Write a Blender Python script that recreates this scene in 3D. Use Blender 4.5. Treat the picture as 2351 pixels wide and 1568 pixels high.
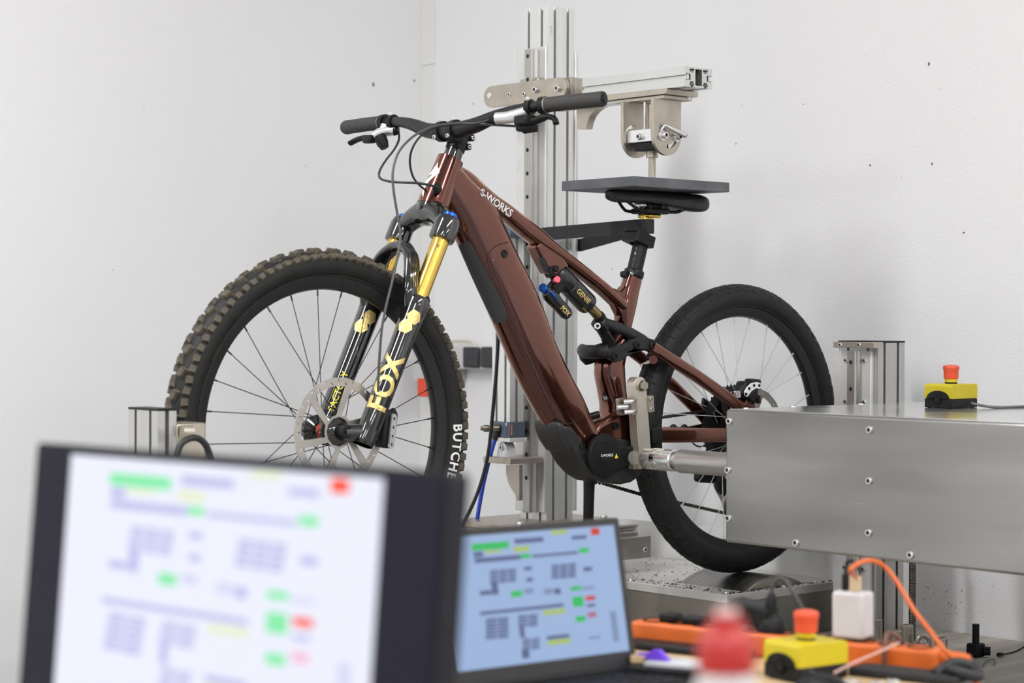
import bpy, math, random
from math import sin, cos, pi, radians, sqrt, atan2, hypot
from mathutils import Vector as V, Matrix
from mathutils.geometry import tessellate_polygon

for o in list(bpy.data.objects):
    bpy.data.objects.remove(o)
random.seed(7)
S = bpy.context.scene
COL = S.collection

# ------------------------------------------------------------------ camera
F, CX, CY = 4700.0, 1175.5, 784.0
YAW, PITCH, ROLL = radians(41.21), radians(-.56), radians(.20)
CAM = V((-3.724, -3.411, 1.2))
_f = V((sin(YAW), cos(YAW), 0)); _r = V((cos(YAW), -sin(YAW), 0)); _u = V((0, 0, 1))
FW = _f*cos(PITCH) + _u*sin(PITCH); _u2 = _u*cos(PITCH) - _f*sin(PITCH)
RT = _r*cos(ROLL) + _u2*sin(ROLL); UP = _u2*cos(ROLL) - _r*sin(ROLL)
cd = bpy.data.cameras.new('camera'); cam = bpy.data.objects.new('camera', cd); COL.objects.link(cam)
cd.sensor_width = 36; cd.lens = 36*F/2351; cd.clip_start = .05; cd.clip_end = 60
cam.matrix_world = Matrix(((RT.x, UP.x, -FW.x, CAM.x), (RT.y, UP.y, -FW.y, CAM.y), (RT.z, UP.z, -FW.z, CAM.z), (0, 0, 0, 1)))
cd.dof.use_dof = True; cd.dof.focus_distance = 4.62; cd.dof.aperture_fstop = 4.0
S.camera = cam
# ------------------------------------------------------------------ world, exposure
W = bpy.data.worlds.new('world'); S.world = W; W.use_nodes = True
W.node_tree.nodes['Background'].inputs[0].default_value = (.97, .98, 1, 1)
W.node_tree.nodes['Background'].inputs[1].default_value = .60
S.view_settings.view_transform = 'Standard'; S.view_settings.look = 'None'
S.view_settings.exposure = 0.0; S.view_settings.gamma = 1.0; S.view_settings.use_curve_mapping = False
S.cycles.use_denoising = True
S.cycles.max_bounces = 6; S.cycles.diffuse_bounces = 4; S.cycles.glossy_bounces = 3; S.cycles.transmission_bounces = 2
S.cycles.use_adaptive_sampling = True; S.cycles.adaptive_threshold = .06; S.cycles.adaptive_min_samples = 12; S.cycles.use_light_tree = False
S.cycles.caustics_reflective = False; S.cycles.caustics_refractive = False
S.cycles.sample_clamp_indirect = 4
LAMP = 47.0     # radiance of the ceiling luminaires

# ------------------------------------------------------------------ measuring: a pixel of the 2351x1568 frame to a point on a plane of the room
def P(x, y, X=None, Y=None, Z=None):
    d = RT*((x-CX)/F) - UP*((y-CY)/F) + FW
    if Y is not None: t = (Y-CAM.y)/d.y
    elif X is not None: t = (X-CAM.x)/d.x
    else: t = (Z-CAM.z)/d.z
    return CAM + d*t
def pix(p):
    v = V(p)-CAM; z = v.dot(FW)
    return V((CX+F*v.dot(RT)/z, CY-F*v.dot(UP)/z))
EX, EY, EZ = V((1, 0, 0)), V((0, 1, 0)), V((0, 0, 1))

# ------------------------------------------------------------------ mesh builder
class MB:
    def __init__(s): s.v = []; s.f = []; s.m = []
    def add(s, vs, fs, m=0):
        k = len(s.v); s.v += [tuple(v) for v in vs]
        for f in fs: s.f.append(tuple(i+k for i in f)); s.m.append(m)
        return s
    def box(s, c, size, R=None, m=0):
        c = V(c); h = V(size)/2; vs = []
        for dx, dy, dz in ((-1,-1,-1),(1,-1,-1),(1,1,-1),(-1,1,-1),(-1,-1,1),(1,-1,1),(1,1,1),(-1,1,1)):
            p = V((dx*h.x, dy*h.y, dz*h.z))
            vs.append(c + (R @ p if R else p))
        return s.add(vs, [(0,3,2,1),(4,5,6,7),(0,1,5,4),(1,2,6,5),(2,3,7,6),(3,0,4,7)], m)
    def box2(s, a, b, m=0):
        a = V(a); b = V(b)
        lo = V([min(a[i], b[i]) for i in range(3)]); hi = V([max(a[i], b[i]) for i in range(3)])
        return s.box((lo+hi)/2, hi-lo, m=m)
    def loft(s, rings, caps=True, closed=False, m=0):
        n = len(rings[0]); vs = [p for r in rings for p in r]; fs = []
        L = len(rings)
        for i in range(L if closed else L-1):
            j = (i+1) % L
            for k in range(n):
                k2 = (k+1) % n
                fs.append((i*n+k, i*n+k2, j*n+k2, j*n+k))
        if caps and not closed:
            fs.append(tuple(range(n-1, -1, -1))); fs.append(tuple((L-1)*n+k for k in range(n)))
        return s.add(vs, fs, m)
    def tube(s, pts, r, n=10, caps=True, closed=False, m=0, flat=None):
        pts = [V(p) for p in pts]; L = len(pts)
        rs = r if isinstance(r, (list, tuple)) else [r]*L
        T = []
        for i in range(L):
            if closed: t = pts[(i+1) % L]-pts[i-1]
            else: t = pts[min(i+1, L-1)]-pts[max(i-1, 0)]
            T.append(t.normalized())
        a = flat if flat is not None else (EZ if abs(T[0].z) < .9 else EX)
        a = (a - T[0]*a.dot(T[0])).normalized(); rings = []
        for i in range(L):
            a = (a - T[i]*a.dot(T[i])).normalized(); b = T[i].cross(a)
            ra, rb = rs[i] if isinstance(rs[i], (list, tuple)) else (rs[i], rs[i])
            rings.append([pts[i] + a*(ra*cos(2*pi*k/n)) + b*(rb*sin(2*pi*k/n)) for k in range(n)])
        return s.loft(rings, caps, closed, m)
    def cyl(s, a, b, r, r2=None, n=20, m=0):
        return s.tube([a, b], [r, r if r2 is None else r2], n, m=m)
    def lathe(s, prof, o, ax, n=32, m=0, closed=False):
        o = V(o); ax = V(ax).normalized(); a = EZ if abs(ax.z) < .9 else EX
        a = (a-ax*a.dot(ax)).normalized(); b = ax.cross(a); vs = []; fs = []; K = len(prof)
        for r, h in prof:
            for k in range(n):
                t = 2*pi*k/n
                vs.append(o + ax*h + (a*cos(t)+b*sin(t))*max(r, 1e-5))
        for i in range(K if closed else K-1):
            j = (i+1) % K
            for k in range(n):
                fs.append((i*n+k, i*n+(k+1) % n, j*n+(k+1) % n, j*n+k))
        return s.add(vs, fs, m)
    def plate(s, out, o, ux, uy, th, holes=(), m=0):
        """a flat plate with an outline and holes, in the plane (ux,uy) at o, thickness th along ux x uy"""
        o = V(o); ux = V(ux); uy = V(uy); nz = ux.cross(uy).normalized()
        loops = [list(out)] + [list(h) for h in holes]
        flat = [p for l in loops for p in l]
        tri = tessellate_polygon([[V((p[0], p[1], 0)) for p in l] for l in loops])
        vs = [o+ux*p[0]+uy*p[1] for p in flat]; N = len(vs)
        vs2 = vs + [v+nz*th for v in vs]; fs = []
        for a, b, c in tri:
            A, B, C = flat[a], flat[b], flat[c]
            ccw = (B[0]-A[0])*(C[1]-A[1])-(B[1]-A[1])*(C[0]-A[0]) > 0
            if not ccw: b, c = c, b
            fs.append((a, c, b)); fs.append((N+a, N+b, N+c))
        k = 0
        for li, l in enumerate(loops):
            n = len(l); ar = sum(l[i][0]*l[(i+1) % n][1]-l[(i+1) % n][0]*l[i][1] for i in range(n))
            fwd = (ar > 0) == (li == 0)
            for i in range(n):
                a, b = k+i, k+(i+1) % n
                fs.append((a, b, N+b, N+a) if fwd else (b, a, N+a, N+b))
            k += n
        return s.add(vs2, fs, m)
    def ball(s, c, r, n=16, k=10, m=0):
        r = V(r) if isinstance(r, (tuple, list, V)) else V((r, r, r)); c = V(c); vs = []; fs = []
        for i in range(k+1):
            t = pi*i/k
            for j in range(n):
                p = 2*pi*j/n
                vs.append(c+V((r.x*sin(t)*cos(p), r.y*sin(t)*sin(p), r.z*cos(t))))
        for i in range(k):
            for j in range(n): fs.append((i*n+j, (i+1)*n+j, (i+1)*n+(j+1) % n, i*n+(j+1) % n))
        return s.add(vs, fs, m)

def mesh_of(name, mb, mats, sm=38):
    me = bpy.data.meshes.new(name); me.from_pydata(mb.v, [], mb.f)
    for m in (mats if isinstance(mats, (list, tuple)) else [mats]): me.materials.append(m)
    if any(mb.m): me.polygons.foreach_set('material_index', mb.m)
    me.validate()
    if sm:
        me.shade_smooth(); me.set_sharp_from_angle(angle=radians(sm))
    return me
WM = {}
def link(name, me, parent=None, mw=None):
    o = bpy.data.objects.new(name, me); COL.objects.link(o)
    if mw is not None: o.matrix_basis = mw
    WM[o.name] = o.matrix_basis.copy()
    if parent is not None:
        o.parent = parent; o.matrix_parent_inverse = WM[parent.name].inverted()
    return o
def ob(name, mb, mats, parent=None, sm=38, bev=0, seg=2):
    o = link(name, mesh_of(name, mb, mats, sm), parent)
    if bev:
        b = o.modifiers.new('bevel', 'BEVEL'); b.width = bev; b.segments = seg; b.limit_method = 'ANGLE'; b.angle_limit = radians(50)
    return o
def tag(o, label=None, cat=None, group=None, kind=None):
    if label: o['label'] = label
    if cat: o['category'] = cat
    if group: o['group'] = group
    if kind: o['kind'] = kind
    return o
def thing(name, label, cat, loc, group=None):
    o = link(name, None, None, Matrix.Translation(V(loc))); o.empty_display_size = .05
    return tag(o, label, cat, group)
def struct(name, mb, mat, bev=0):
    return tag(ob(name, mb, mat, None, 38, bev), kind='structure')
def rad(vals, k):
    """values eased to the sampling of smooth_path(points, k)"""
    return [v.x for v in smooth_path([V((a, 0, 0)) for a in vals], k)]
def smooth_path(pts, k=6):
    """Catmull-Rom through the points"""
    pts = [V(p) for p in pts]; out = []
    for i in range(len(pts)-1):
        p0 = pts[max(i-1, 0)]; p1 = pts[i]; p2 = pts[i+1]; p3 = pts[min(i+2, len(pts)-1)]
        for j in range(k):
            t = j/k
            out.append(.5*((2*p1)+(p2-p0)*t+(2*p0-5*p1+4*p2-p3)*t*t+(3*p1-p0-3*p2+p3)*t**3))
    out.append(pts[-1]); return out
def circ(cx, cy, r, n=24, a0=0):
    return [(cx+r*cos(a0+2*pi*i/n), cy+r*sin(a0+2*pi*i/n)) for i in range(n)]
def rrect(x0, y0, x1, y1, r, n=5):
    o = []
    for cx, cy, a in ((x1-r, y1-r, 0), (x0+r, y1-r, pi/2), (x0+r, y0+r, pi), (x1-r, y0+r, 1.5*pi)):
        for i in range(n+1):
            t = a+pi/2*i/n; o.append((cx+r*cos(t), cy+r*sin(t)))
    return o
def frame_to(z, o=(0, 0, 0), x=None):
    """matrix with local Z along z"""
    z = V(z).normalized(); a = V(x) if x is not None else (EZ if abs(z.z) < .9 else EX)
    a = (a-z*a.dot(z)).normalized(); b = z.cross(a); o = V(o)
    return Matrix(((a.x, b.x, z.x, o.x), (a.y, b.y, z.y, o.y), (a.z, b.z, z.z, o.z), (0, 0, 0, 1)))

# ------------------------------------------------------------------ materials
def mat(name, col, rough=.5, metal=0, var=.0, vscale=20, bump=0, bscale=200, coat=0, spec=.5, stretch=None, emit=None, es=0, col2=None, trans=0, sheen=0):
    m = bpy.data.materials.new(name); m.use_nodes = True; nt = m.node_tree; b = nt.nodes['Principled BSDF']
    c = tuple(col)+(1,)
    b.inputs['Base Color'].default_value = c; b.inputs['Roughness'].default_value = rough; b.inputs['Metallic'].default_value = metal
    b.inputs['Coat Weight'].default_value = coat; b.inputs['Coat Roughness'].default_value = .04; b.inputs['Specular IOR Level'].default_value = spec
    if trans: b.inputs['Transmission Weight'].default_value = trans
    tc = nt.nodes.new('ShaderNodeTexCoord'); src = tc.outputs['Object']
    if stretch:
        mp = nt.nodes.new('ShaderNodeMapping'); mp.inputs['Scale'].default_value = stretch
        nt.links.new(src, mp.inputs[0]); src = mp.outputs[0]
    n = nt.nodes.new('ShaderNodeTexNoise'); n.inputs['Scale'].default_value = vscale; n.inputs['Detail'].default_value = 4
    nt.links.new(src, n.inputs['Vector'])
    if var or col2:
        mx = nt.nodes.new('ShaderNodeMix'); mx.data_type = 'RGBA'
        c2 = tuple(col2)+(1,) if col2 else tuple(min(1, x*(1+var)) for x in col)+(1,)
        c1 = c if col2 else tuple(x*(1-var) for x in col)+(1,)
        mx.inputs[6].default_value = c1; mx.inputs[7].default_value = c2
        rp = nt.nodes.new('ShaderNodeValToRGB'); rp.color_ramp.elements[0].position = .35; rp.color_ramp.elements[1].position = .65
        nt.links.new(n.outputs[0], rp.inputs[0]); nt.links.new(rp.outputs[0], mx.inputs[0]); nt.links.new(mx.outputs[2], b.inputs['Base Color'])
        mr = nt.nodes.new('ShaderNodeMapRange'); mr.inputs[3].default_value = max(0, rough-.08); mr.inputs[4].default_value = min(1, rough+.08)
        nt.links.new(n.outputs[0], mr.inputs[0]); nt.links.new(mr.outputs[0], b.inputs['Roughness'])
    if bump:
        n2 = nt.nodes.new('ShaderNodeTexNoise'); n2.inputs['Scale'].default_value = bscale; n2.inputs['Detail'].default_value = 3
        nt.links.new(src, n2.inputs['Vector'])
        bp = nt.nodes.new('ShaderNodeBump'); bp.inputs['Strength'].default_value = bump; bp.inputs['Distance'].default_value = .002
        nt.links.new(n2.outputs[0], bp.inputs['Height']); nt.links.new(bp.outputs[0], b.inputs['Normal'])
    if emit:
        b.inputs['Emission Color'].default_value = tuple(emit)+(1,); b.inputs['Emission Strength'].default_value = es
    return m

def wall_mat(name, col, speck=True):
    """white painted plaster with a fine grain and a scatter of small dark scuffs and splashes"""
    m = mat(name, col, .85, bump=.4, bscale=170, spec=.2)
    nt = m.node_tree; b = nt.nodes['Principled BSDF']
    tc = nt.nodes.new('ShaderNodeTexCoord')
    vo = nt.nodes.new('ShaderNodeTexVoronoi'); vo.inputs['Scale'].default_value = 16; nt.links.new(tc.outputs['Object'], vo.inputs['Vector'])
    n = nt.nodes.new('ShaderNodeTexNoise'); n.inputs['Scale'].default_value = 1.3; nt.links.new(tc.outputs['Object'], n.inputs['Vector'])
    sz = nt.nodes.new('ShaderNodeMapRange'); sz.inputs[1].default_value = .60; sz.inputs[2].default_value = .85; sz.inputs[3].default_value = 0; sz.inputs[4].default_value = .07
    nt.links.new(n.outputs[0], sz.inputs[0])
    lt = nt.nodes.new('ShaderNodeMath'); lt.operation = 'LESS_THAN'; nt.links.new(vo.outputs['Distance'], lt.inputs[0]); nt.links.new(sz.outputs[0], lt.inputs[1])
    mu = nt.nodes.new('ShaderNodeMath'); mu.operation = 'MULTIPLY'; mu.inputs[1].default_value = .75 if speck else 0; nt.links.new(lt.outputs[0], mu.inputs[0])
    mx = nt.nodes.new('ShaderNodeMix'); mx.data_type = 'RGBA'; mx.inputs[6].default_value = tuple(col)+(1,); mx.inputs[7].default_value = (.12, .11, .10, 1)
    nt.links.new(mu.outputs[0], mx.inputs[0]); nt.links.new(mx.outputs[2], b.inputs['Base Color'])
    return m

MW = wall_mat('white plaster', (.845, .84, .845))
MCEIL = mat('ceiling white', (.82, .82, .81), .9)
MFLOOR = mat('grey epoxy floor', (.33, .33, .32), .45, var=.06, vscale=3)
ALU = mat('anodised aluminium', (.80, .80, .79), .34, .75, var=.04, vscale=6, stretch=(30, 30, .6))
ALU2 = mat('grey anodised aluminium', (.50, .495, .48), .34, .8, var=.05, vscale=6, stretch=(30, 30, .6))
SHEETLIT = mat('sheet aluminium with painted wall reflection', (.80, .80, .79), .16, .9, var=.03, vscale=6)  # housing sheet again, paler: the wall's reflection on top put into the colour
ALUX = mat('anodised aluminium along the arm', (.66, .665, .65), .36, .8, var=.03, vscale=6)
SHEET = mat('brushed sheet aluminium', (.345, .338, .325), .26, .85, var=.15, vscale=3.5, bump=.05, bscale=300, stretch=(1, .35, 3))
PLATE = mat('milled aluminium plate', (.74, .735, .73), .38, .45, var=.08, vscale=12, col2=None)
NICKEL = mat('nickel plated steel', (.46, .415, .35), .36, .8, var=.10, vscale=25)
STEEL = mat('bright steel', (.74, .74, .74), .27, .85, var=.05, vscale=40)
DSTEEL = mat('turned dark steel', (.48, .47, .45), .34, .85, var=.05, vscale=12)
RAILM = mat('ground rail steel', (.47, .455, .43), .3, .95, var=.05, vscale=10)
BLACKP = mat('black plastic', (.011, .011, .012), .45, var=.15, vscale=60, spec=.2)
BLACKM = mat('matte black anodised', (.012, .012, .013), .40, .1, spec=.25)
BLACKG = mat('gloss black paint', (.008, .008, .009), .12, 0, coat=1)
DARK = mat('dark recess', (.006, .006, .006), .7)  # shade of sockets, holes and slots put into colour; also seams and crumbs
RUBBER = mat('black rubber', (.014, .014, .014), .62, var=.2, vscale=40, bump=.15, bscale=500)
TYRE = mat('tyre sidewall rubber', (.013, .013, .013), .55, spec=.3, var=.25, vscale=30, bump=.1, bscale=300)
DUSTY = mat('tread rubber with dried mud', (.035, .032, .028), .85, col2=(.17, .14, .095), vscale=45, bump=.5, bscale=220)
DUSTY2 = mat('rear tread rubber with dust', (.0135, .0133, .0128), .58, col2=(.024, .022, .018), vscale=6, bump=.15, bscale=150)
CARBON = mat('matte carbon', (.012, .0115, .0115), .42, spec=.35, var=.2, vscale=90)
RIMM = mat('carbon rim', (.012, .0115, .0115), .38, spec=.4)
SPOKE = mat('black spoke', (.05, .05, .055), .35, .8)
SPOKE2 = mat('pale grey steel spoke', (.60, .60, .61), .4, .2)
ROTOR = mat('steel brake rotor', (.52, .49, .45), .33, .95, var=.08, vscale=30)
GOLD = mat('gold stanchion coating', (.70, .47, .10), .22, .92, var=.05, vscale=14, stretch=(1, 1, 4))
KASH = mat('bronze shock shaft', (.30, .22, .10), .3, .9)
GOLDD = mat('gold decal', (.78, .60, .22), .35, .6)
WHITED = mat('white decal', (.85, .85, .85), .4)
YELD = mat('yellow decal', (.85, .72, .03), .4)
BLUEA = mat('blue anodised', (.03, .14, .62), .25, .8)
REDA = mat('red anodised', (.55, .03, .05), .28, .7)
SILVER = mat('polished silver alloy', (.83, .83, .84), .22, .75)
STRAPM = mat('black woven webbing', (.016, .017, .019), .75, bump=.5, bscale=400, stretch=(1, 1, .1))
GREYPL = mat('dark grey pressing plate', (.115, .12, .13), .5, .35, var=.18, vscale=18, bump=.15, bscale=150)
CHAINM = mat('oily chain steel', (.12, .105, .085), .38, .9, var=.3, vscale=120)
ORANGE = mat('orange plastic', (.58, .115, .016), .42, var=.05, vscale=30)
REDP = mat('orange-red button plastic', (.66, .075, .028), .4)
YELLOW = mat('yellow plastic', (.53, .43, .007), .42, var=.03)
WHITEP = mat('white plastic', (.55, .525, .53), .4)
WGREY = mat('light grey plastic', (.62, .61, .59), .45)
SOCK = mat('charcoal socket flap', (.035, .037, .042), .42)
HOSEB = mat('blue hose', (.03, .09, .62), .35)
HOSEK = mat('black hose', (.012, .012, .013), .4)
VALVE = mat('slate blue valve block', (.10, .13, .18), .45, .3)
def paint_mat():
    """dark cherry flip paint under clear coat: red-brown head-on, copper at a grazing look"""
    m = bpy.data.materials.new('cherry metallic paint'); m.use_nodes = True; nt = m.node_tree; b = nt.nodes['Principled BSDF']
    lw = nt.nodes.new('ShaderNodeLayerWeight'); lw.inputs[0].default_value = .45
    rp = nt.nodes.new('ShaderNodeValToRGB'); e = rp.color_ramp.elements
    e[0].position = .10; e[0].color = (.074, .016, .010, 1); e[1].position = .80; e[1].color = (.36, .125, .060, 1)
    nt.links.new(lw.outputs['Facing'], rp.inputs[0]); nt.links.new(rp.outputs[0], b.inputs['Base Color'])
    b.inputs['Metallic'].default_value = .9; b.inputs['Roughness'].default_value = .19
    b.inputs['Coat Weight'].default_value = 1; b.inputs['Coat Roughness'].default_value = .03
    return m
PAINT = paint_mat()
def emis(name, col, st):
    m = bpy.data.materials.new(name); m.use_nodes = True; b = m.node_tree.nodes['Principled BSDF']
    b.inputs['Base Color'].default_value = (.004, .004, .005, 1); b.inputs['Roughness'].default_value = .4; b.inputs['Specular IOR Level'].default_value = .12
    b.inputs['Emission Color'].default_value = tuple(col)+(1,); b.inputs['Emission Strength'].default_value = st
    if st < 5: m.cycles.emission_sampling = 'NONE'
    return m

# ------------------------------------------------------------------ shared small parts
def _screw_mesh():
    mb = MB()
    mb.lathe([(.5, .25), (.001, .25)], (0, 0, 0), EZ, 6, m=1)
    mb.lathe([(1, 0), (1, .85), (.9, 1), (.55, 1), (.5, .25)], (0, 0, 0), EZ, 18)
    return mesh_of('screw', mb, [STEEL, DARK])
SCREW = _screw_mesh()
def _screw_dark():
    me = SCREW.copy(); me.materials[0] = BLACKM; return me
SCREWK = _screw_dark()
def screw(p, n, r, parent, h=None, me=None, name='screw'):
    h = h if h else r*.8
    return link(name, me or SCREW, parent, frame_to(n, p) @ Matrix.Diagonal((r, r, h, 1)))
def text_mb(txt, size, fn, offset=0, sub=0, spacing=1.0, shear=0, th=0):
    """lettering as a mesh: built-in font, each vertex sent through fn(u, v)"""
    cu = bpy.data.curves.new('lettering', 'FONT'); cu.body = txt; cu.size = size; cu.offset = offset
    cu.align_x = 'CENTER'; cu.align_y = 'CENTER'; cu.space_character = spacing; cu.shear = shear; cu.resolution_u = 3
    to = bpy.data.objects.new('lettering', cu); COL.objects.link(to)
    me = bpy.data.meshes.new_from_object(to)
    bpy.data.objects.remove(to)
    import bmesh
    bm = bmesh.new(); bm.from_mesh(me)
    for _ in range(sub):
        bmesh.ops.triangulate(bm, faces=bm.faces[:]); bmesh.ops.subdivide_edges(bm, edges=[e for e in bm.edges if e.calc_length() > size*.18], cuts=1, use_grid_fill=True)
    bm.verts.index_update()
    mb = MB(); mb.add([fn(v.co.x, v.co.y) for v in bm.verts], [tuple(v.index for v in f.verts) for f in bm.faces])
    bm.free(); bpy.data.meshes.remove(me); bpy.data.curves.remove(cu)
    return mb
def flat_fn(o, ux, uy):
    o = V(o); ux = V(ux); uy = V(uy)
    return lambda u, v: o+ux*u+uy*v
def cyl_fn(o, ax, r, ref):
    """u along the axis, v around the cylinder, v = 0 at direction ref"""
    o = V(o); ax = V(ax).normalized(); ref = V(ref); ref = (ref-ax*ref.dot(ax)).normalized(); b = ref.cross(ax)
    return lambda u, v: o+ax*u+ref*(r*cos(v/r))+b*(r*sin(v/r))
def tslot(w, n):
    """edge of a T-slot profile along +x from -w/2 to w/2 at y=0 (outside is -y), n slots"""
    pts = [(-w/2, 0)]
    for i in range(n):
        c = -w/2 + w*(i+.5)/n
        pts += [(c-.0042, 0), (c-.0042, .004), (c-.009, .004), (c-.005, .013), (c+.005, .013), (c+.009, .004), (c+.0042, .004), (c+.0042, 0)]
    return pts
def profile_outline(w, h, nw, nh):
    out = []
    for ang, ww, hh, n in ((0, w, h, nw), (pi/2, h, w, nh), (pi, w, h, nw), (1.5*pi, h, w, nh)):
        for x, y in tslot(ww, n):
            y -= hh/2
            out.append((x*cos(ang)-y*sin(ang), x*sin(ang)+y*cos(ang)))
    return out
def profile(mb, o, ux, uy, L, w, h, nw, nh, holes=()):
    return mb.plate(profile_outline(w, h, nw, nh), o, ux, uy, L, holes)
# ================================================================== the room
XW, ZC = .42, 3.7          # wall behind the rear wheel, wall on the left, ceiling
YW = P(967, 400, X=XW).y
RX0, RY0 = -12.5, -11.5
struct('floor', MB().box2((RX0-.1, RY0-.1, -.1), (XW+.1, YW+.1, 0)), MFLOOR)
struct('ceiling', MB().box2((RX0-.1, RY0-.1, ZC), (XW+.1, YW+.1, ZC+.1)), MCEIL)
struct('wall_right', MB().box2((XW, RY0-.1, 0), (XW+.1, YW+.1, ZC)), MW)
struct('wall_left', MB().box2((RX0, YW, 0), (XW, YW+.1, ZC)), MW)
c1 = P(997, 300, X=XW).y
t1 = MB(); zj = P(985, 150, X=XW).z
t1.box2((XW-.003, c1, 0), (XW, YW, zj-.002)); t1.box2((XW-.004, c1-.004, zj+.002), (XW, YW, ZC))
struct('trim_1', t1, mat('white corner cover strip', (.80, .795, .775), .6), .001)

def luminaire(x, y, L, W_, label):
    t = thing('ceiling_light', label, 'light', (x, y, ZC), 'ceiling light panels')
    ob('housing', MB().box2((x-L/2, y-W_/2, ZC-.06), (x+L/2, y+W_/2, ZC-.005)), WHITEP, t, 38, .005)
    ob('diffuser', MB().box2((x-L/2+.02, y-W_/2+.02, ZC-.075), (x+L/2-.02, y+W_/2-.02, ZC-.061)), LEDM, t, 38)
LEDM = emis('lit led diffuser', (.985, .99, 1), LAMP)
for (x, y), w_ in zip(((-3.4, .1), (-6.8, .1), (-1.0, -3.6), (-4.4, -3.6), (-7.8, -3.6), (-1.0, -7.4), (-4.4, -7.4), (-7.8, -7.4)),
                      ('nearest the left wall', 'second along the left wall', 'nearest the right wall', 'over the desk', 'far over the hall', 'far along the right wall', 'behind the desk', 'farthest from both walls')):
    luminaire(x, y, 2.0, .36, 'long white ceiling light panel, '+w_)

# ================================================================== machine table and roller platform
ZB = P(2200, 1451, X=XW).z
TABLE = mat('worn grey-beige bench board', (.30, .275, .235), .6, col2=(.42, .39, .34), vscale=6, bump=.2, bscale=60, stretch=(.6, 5, 5))
t = thing('machine_table', 'low grey-beige bench that carries the whole test rig along the wall', 'table', (-1, .3, 0))
mb = MB()
for x0, x1, y0, y1 in ((-1.85, -.19, -.93, .20), (-1.42, -.19, .20, .80), (.215, XW-.004, -.93, .80), (-.19, .215, -.93, -.12), (-.19, .215, .12, .80)):
    mb.box2((x0, y0, ZB-.04), (x1, y1, ZB))
ob('top', mb, TABLE, t, 38)
for x, y in ((-1.75, -.8), (-1.75, .1), (-.4, -.8), (-.4, .70), (.30, -.8), (.30, .70), (-1.34, .70)):
    if 1:
        ob('leg', MB().box2((x-.04, y-.04, 0), (x+.04, y+.04, ZB-.04)), ALU, t, 38, .003)
ZP = .56
t = thing('roller_platform', 'dusty aluminium platform plate around the roller under the rear wheel', 'platform', (0, .4, ZB))
mb = MB().plate([(-.182, -.135), (.245, -.135), (.245, .78), (-.182, .78)], (0, 0, ZP-.02), EX, EY, .02, [rrect(-.105, -.114, .141, .114, .006)])
DUSTP = mat('milled plate with tyre dust', (.74, .73, .715), .42, .35, col2=(.64, .62, .57), vscale=9)
ob('top_plate', mb, DUSTP, t, 38, .0012)
BASEM = mat('dull steel base sheet', (.36, .34, .30), .42, .8, var=.12, vscale=6)
mb = MB()
mb.box2((-.178, -.131, ZB), (-.170, .776, ZP-.0205)); mb.box2((.233, -.131, ZB), (.241, .776, ZP-.0205))
mb.box2((-.170, -.131, ZB), (.233, -.123, ZP-.0205)); mb.box2((-.170, .768, ZB), (.233, .776, ZP-.0205))
ob('base_box', mb, BASEM, t, 38)
for x, y in ((-.165, -.118), (.03, -.124), (.225, -.118), (-.168, .2), (.15, -.122)):
    screw((x, y, ZP), EZ, .006, t, .004)
RR = .21; RZ = .586-RR
t = thing('drive_roller', 'wide steel roller drum spinning under the rear tyre', 'roller', (.018, 0, RZ-RR))
ROLLM = mat('ground steel drum with wear bands', (.34, .33, .315), .36, .95, col2=(.24, .23, .22), vscale=9, stretch=(.4, 9, .4))
ob('drum', MB().lathe([(RR-.004, -.11), (RR, -.107), (RR, .107), (RR-.004, .11)], (.018, 0, RZ), EY, 128), ROLLM, t)
ob('end_disc', MB().lathe([(.02, -.109), (RR-.004, -.109)], (.018, 0, RZ), EY, 128), NICKEL, t)
ob('end_disc', MB().lathe([(RR-.004, .109), (.02, .109)], (.018, 0, RZ), EY, 128), NICKEL, t)
mb = MB(); rnd = random.Random(3)
for i in range(420):
    if i < 250:
        a = rnd.uniform(-.18, .24); b = rnd.choice((rnd.uniform(-.134, -.114), rnd.uniform(.116, .5)))
    else:
        a = rnd.uniform(-.18, -.12); b = rnd.uniform(-.13, .6)
    s = rnd.uniform(.0006, .0022); r = Matrix.Rotation(rnd.uniform(0, 6), 3, 'Z')
    mb.box((a, b, ZP+.0010), (s*rnd.uniform(1, 4), s, .0012), r)
tag(ob('rubber_crumbs', mb, DARK, None, 0), 'black tyre rubber crumbs strewn over the roller platform', 'crumbs', kind='stuff')
SPL = mat('white coated back sheet', (.86, .855, .85), .5, .0, bump=.05, bscale=200, stretch=(1, .1, 6))
tag(ob('splash_sheet', MB().box2((.2455, -.131, ZP+.001), (.2495, .78, .655)), SPL), 'low pale splash sheet standing behind the roller under the rear wheel', 'panel')

# ================================================================== machine bed under the column
t = thing('machine_bed', 'long flat steel bed beam with a guide rail, behind the laptop', 'beam', (-.9, .5, ZB))
ob('bed_beam', MB().box2((-1.40, .30, .596), (.003, .70, .652)), mat('ground bed steel', (.42, .40, .36), .38, .9, var=.2, vscale=7), t, 38, .002)
xr = P(1467, 1230, Y=.34).x
RAILO = [(-.017, 0), (.017, 0), (.017, .006), (.011, .012), (.011, .017), (.017, .021), (.015, .026), (-.015, .026), (-.017, .021), (-.011, .017), (-.011, .012), (-.017, .006)]
ob('guide_rail', MB().plate([(a, b) for a, b in RAILO], (-1.38, .36, .652), EY, EZ, xr+1.38), RAILM, t, 38)
for x in (-.42, -1.2):
    ob('foot_block', MB().box2((x-.08, .33, ZB), (x+.08, .67, .596)), NICKEL, t, 38, .002)
screw(P(1481, 1262, Y=.30), -EY, .0065, t, .003)

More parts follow.
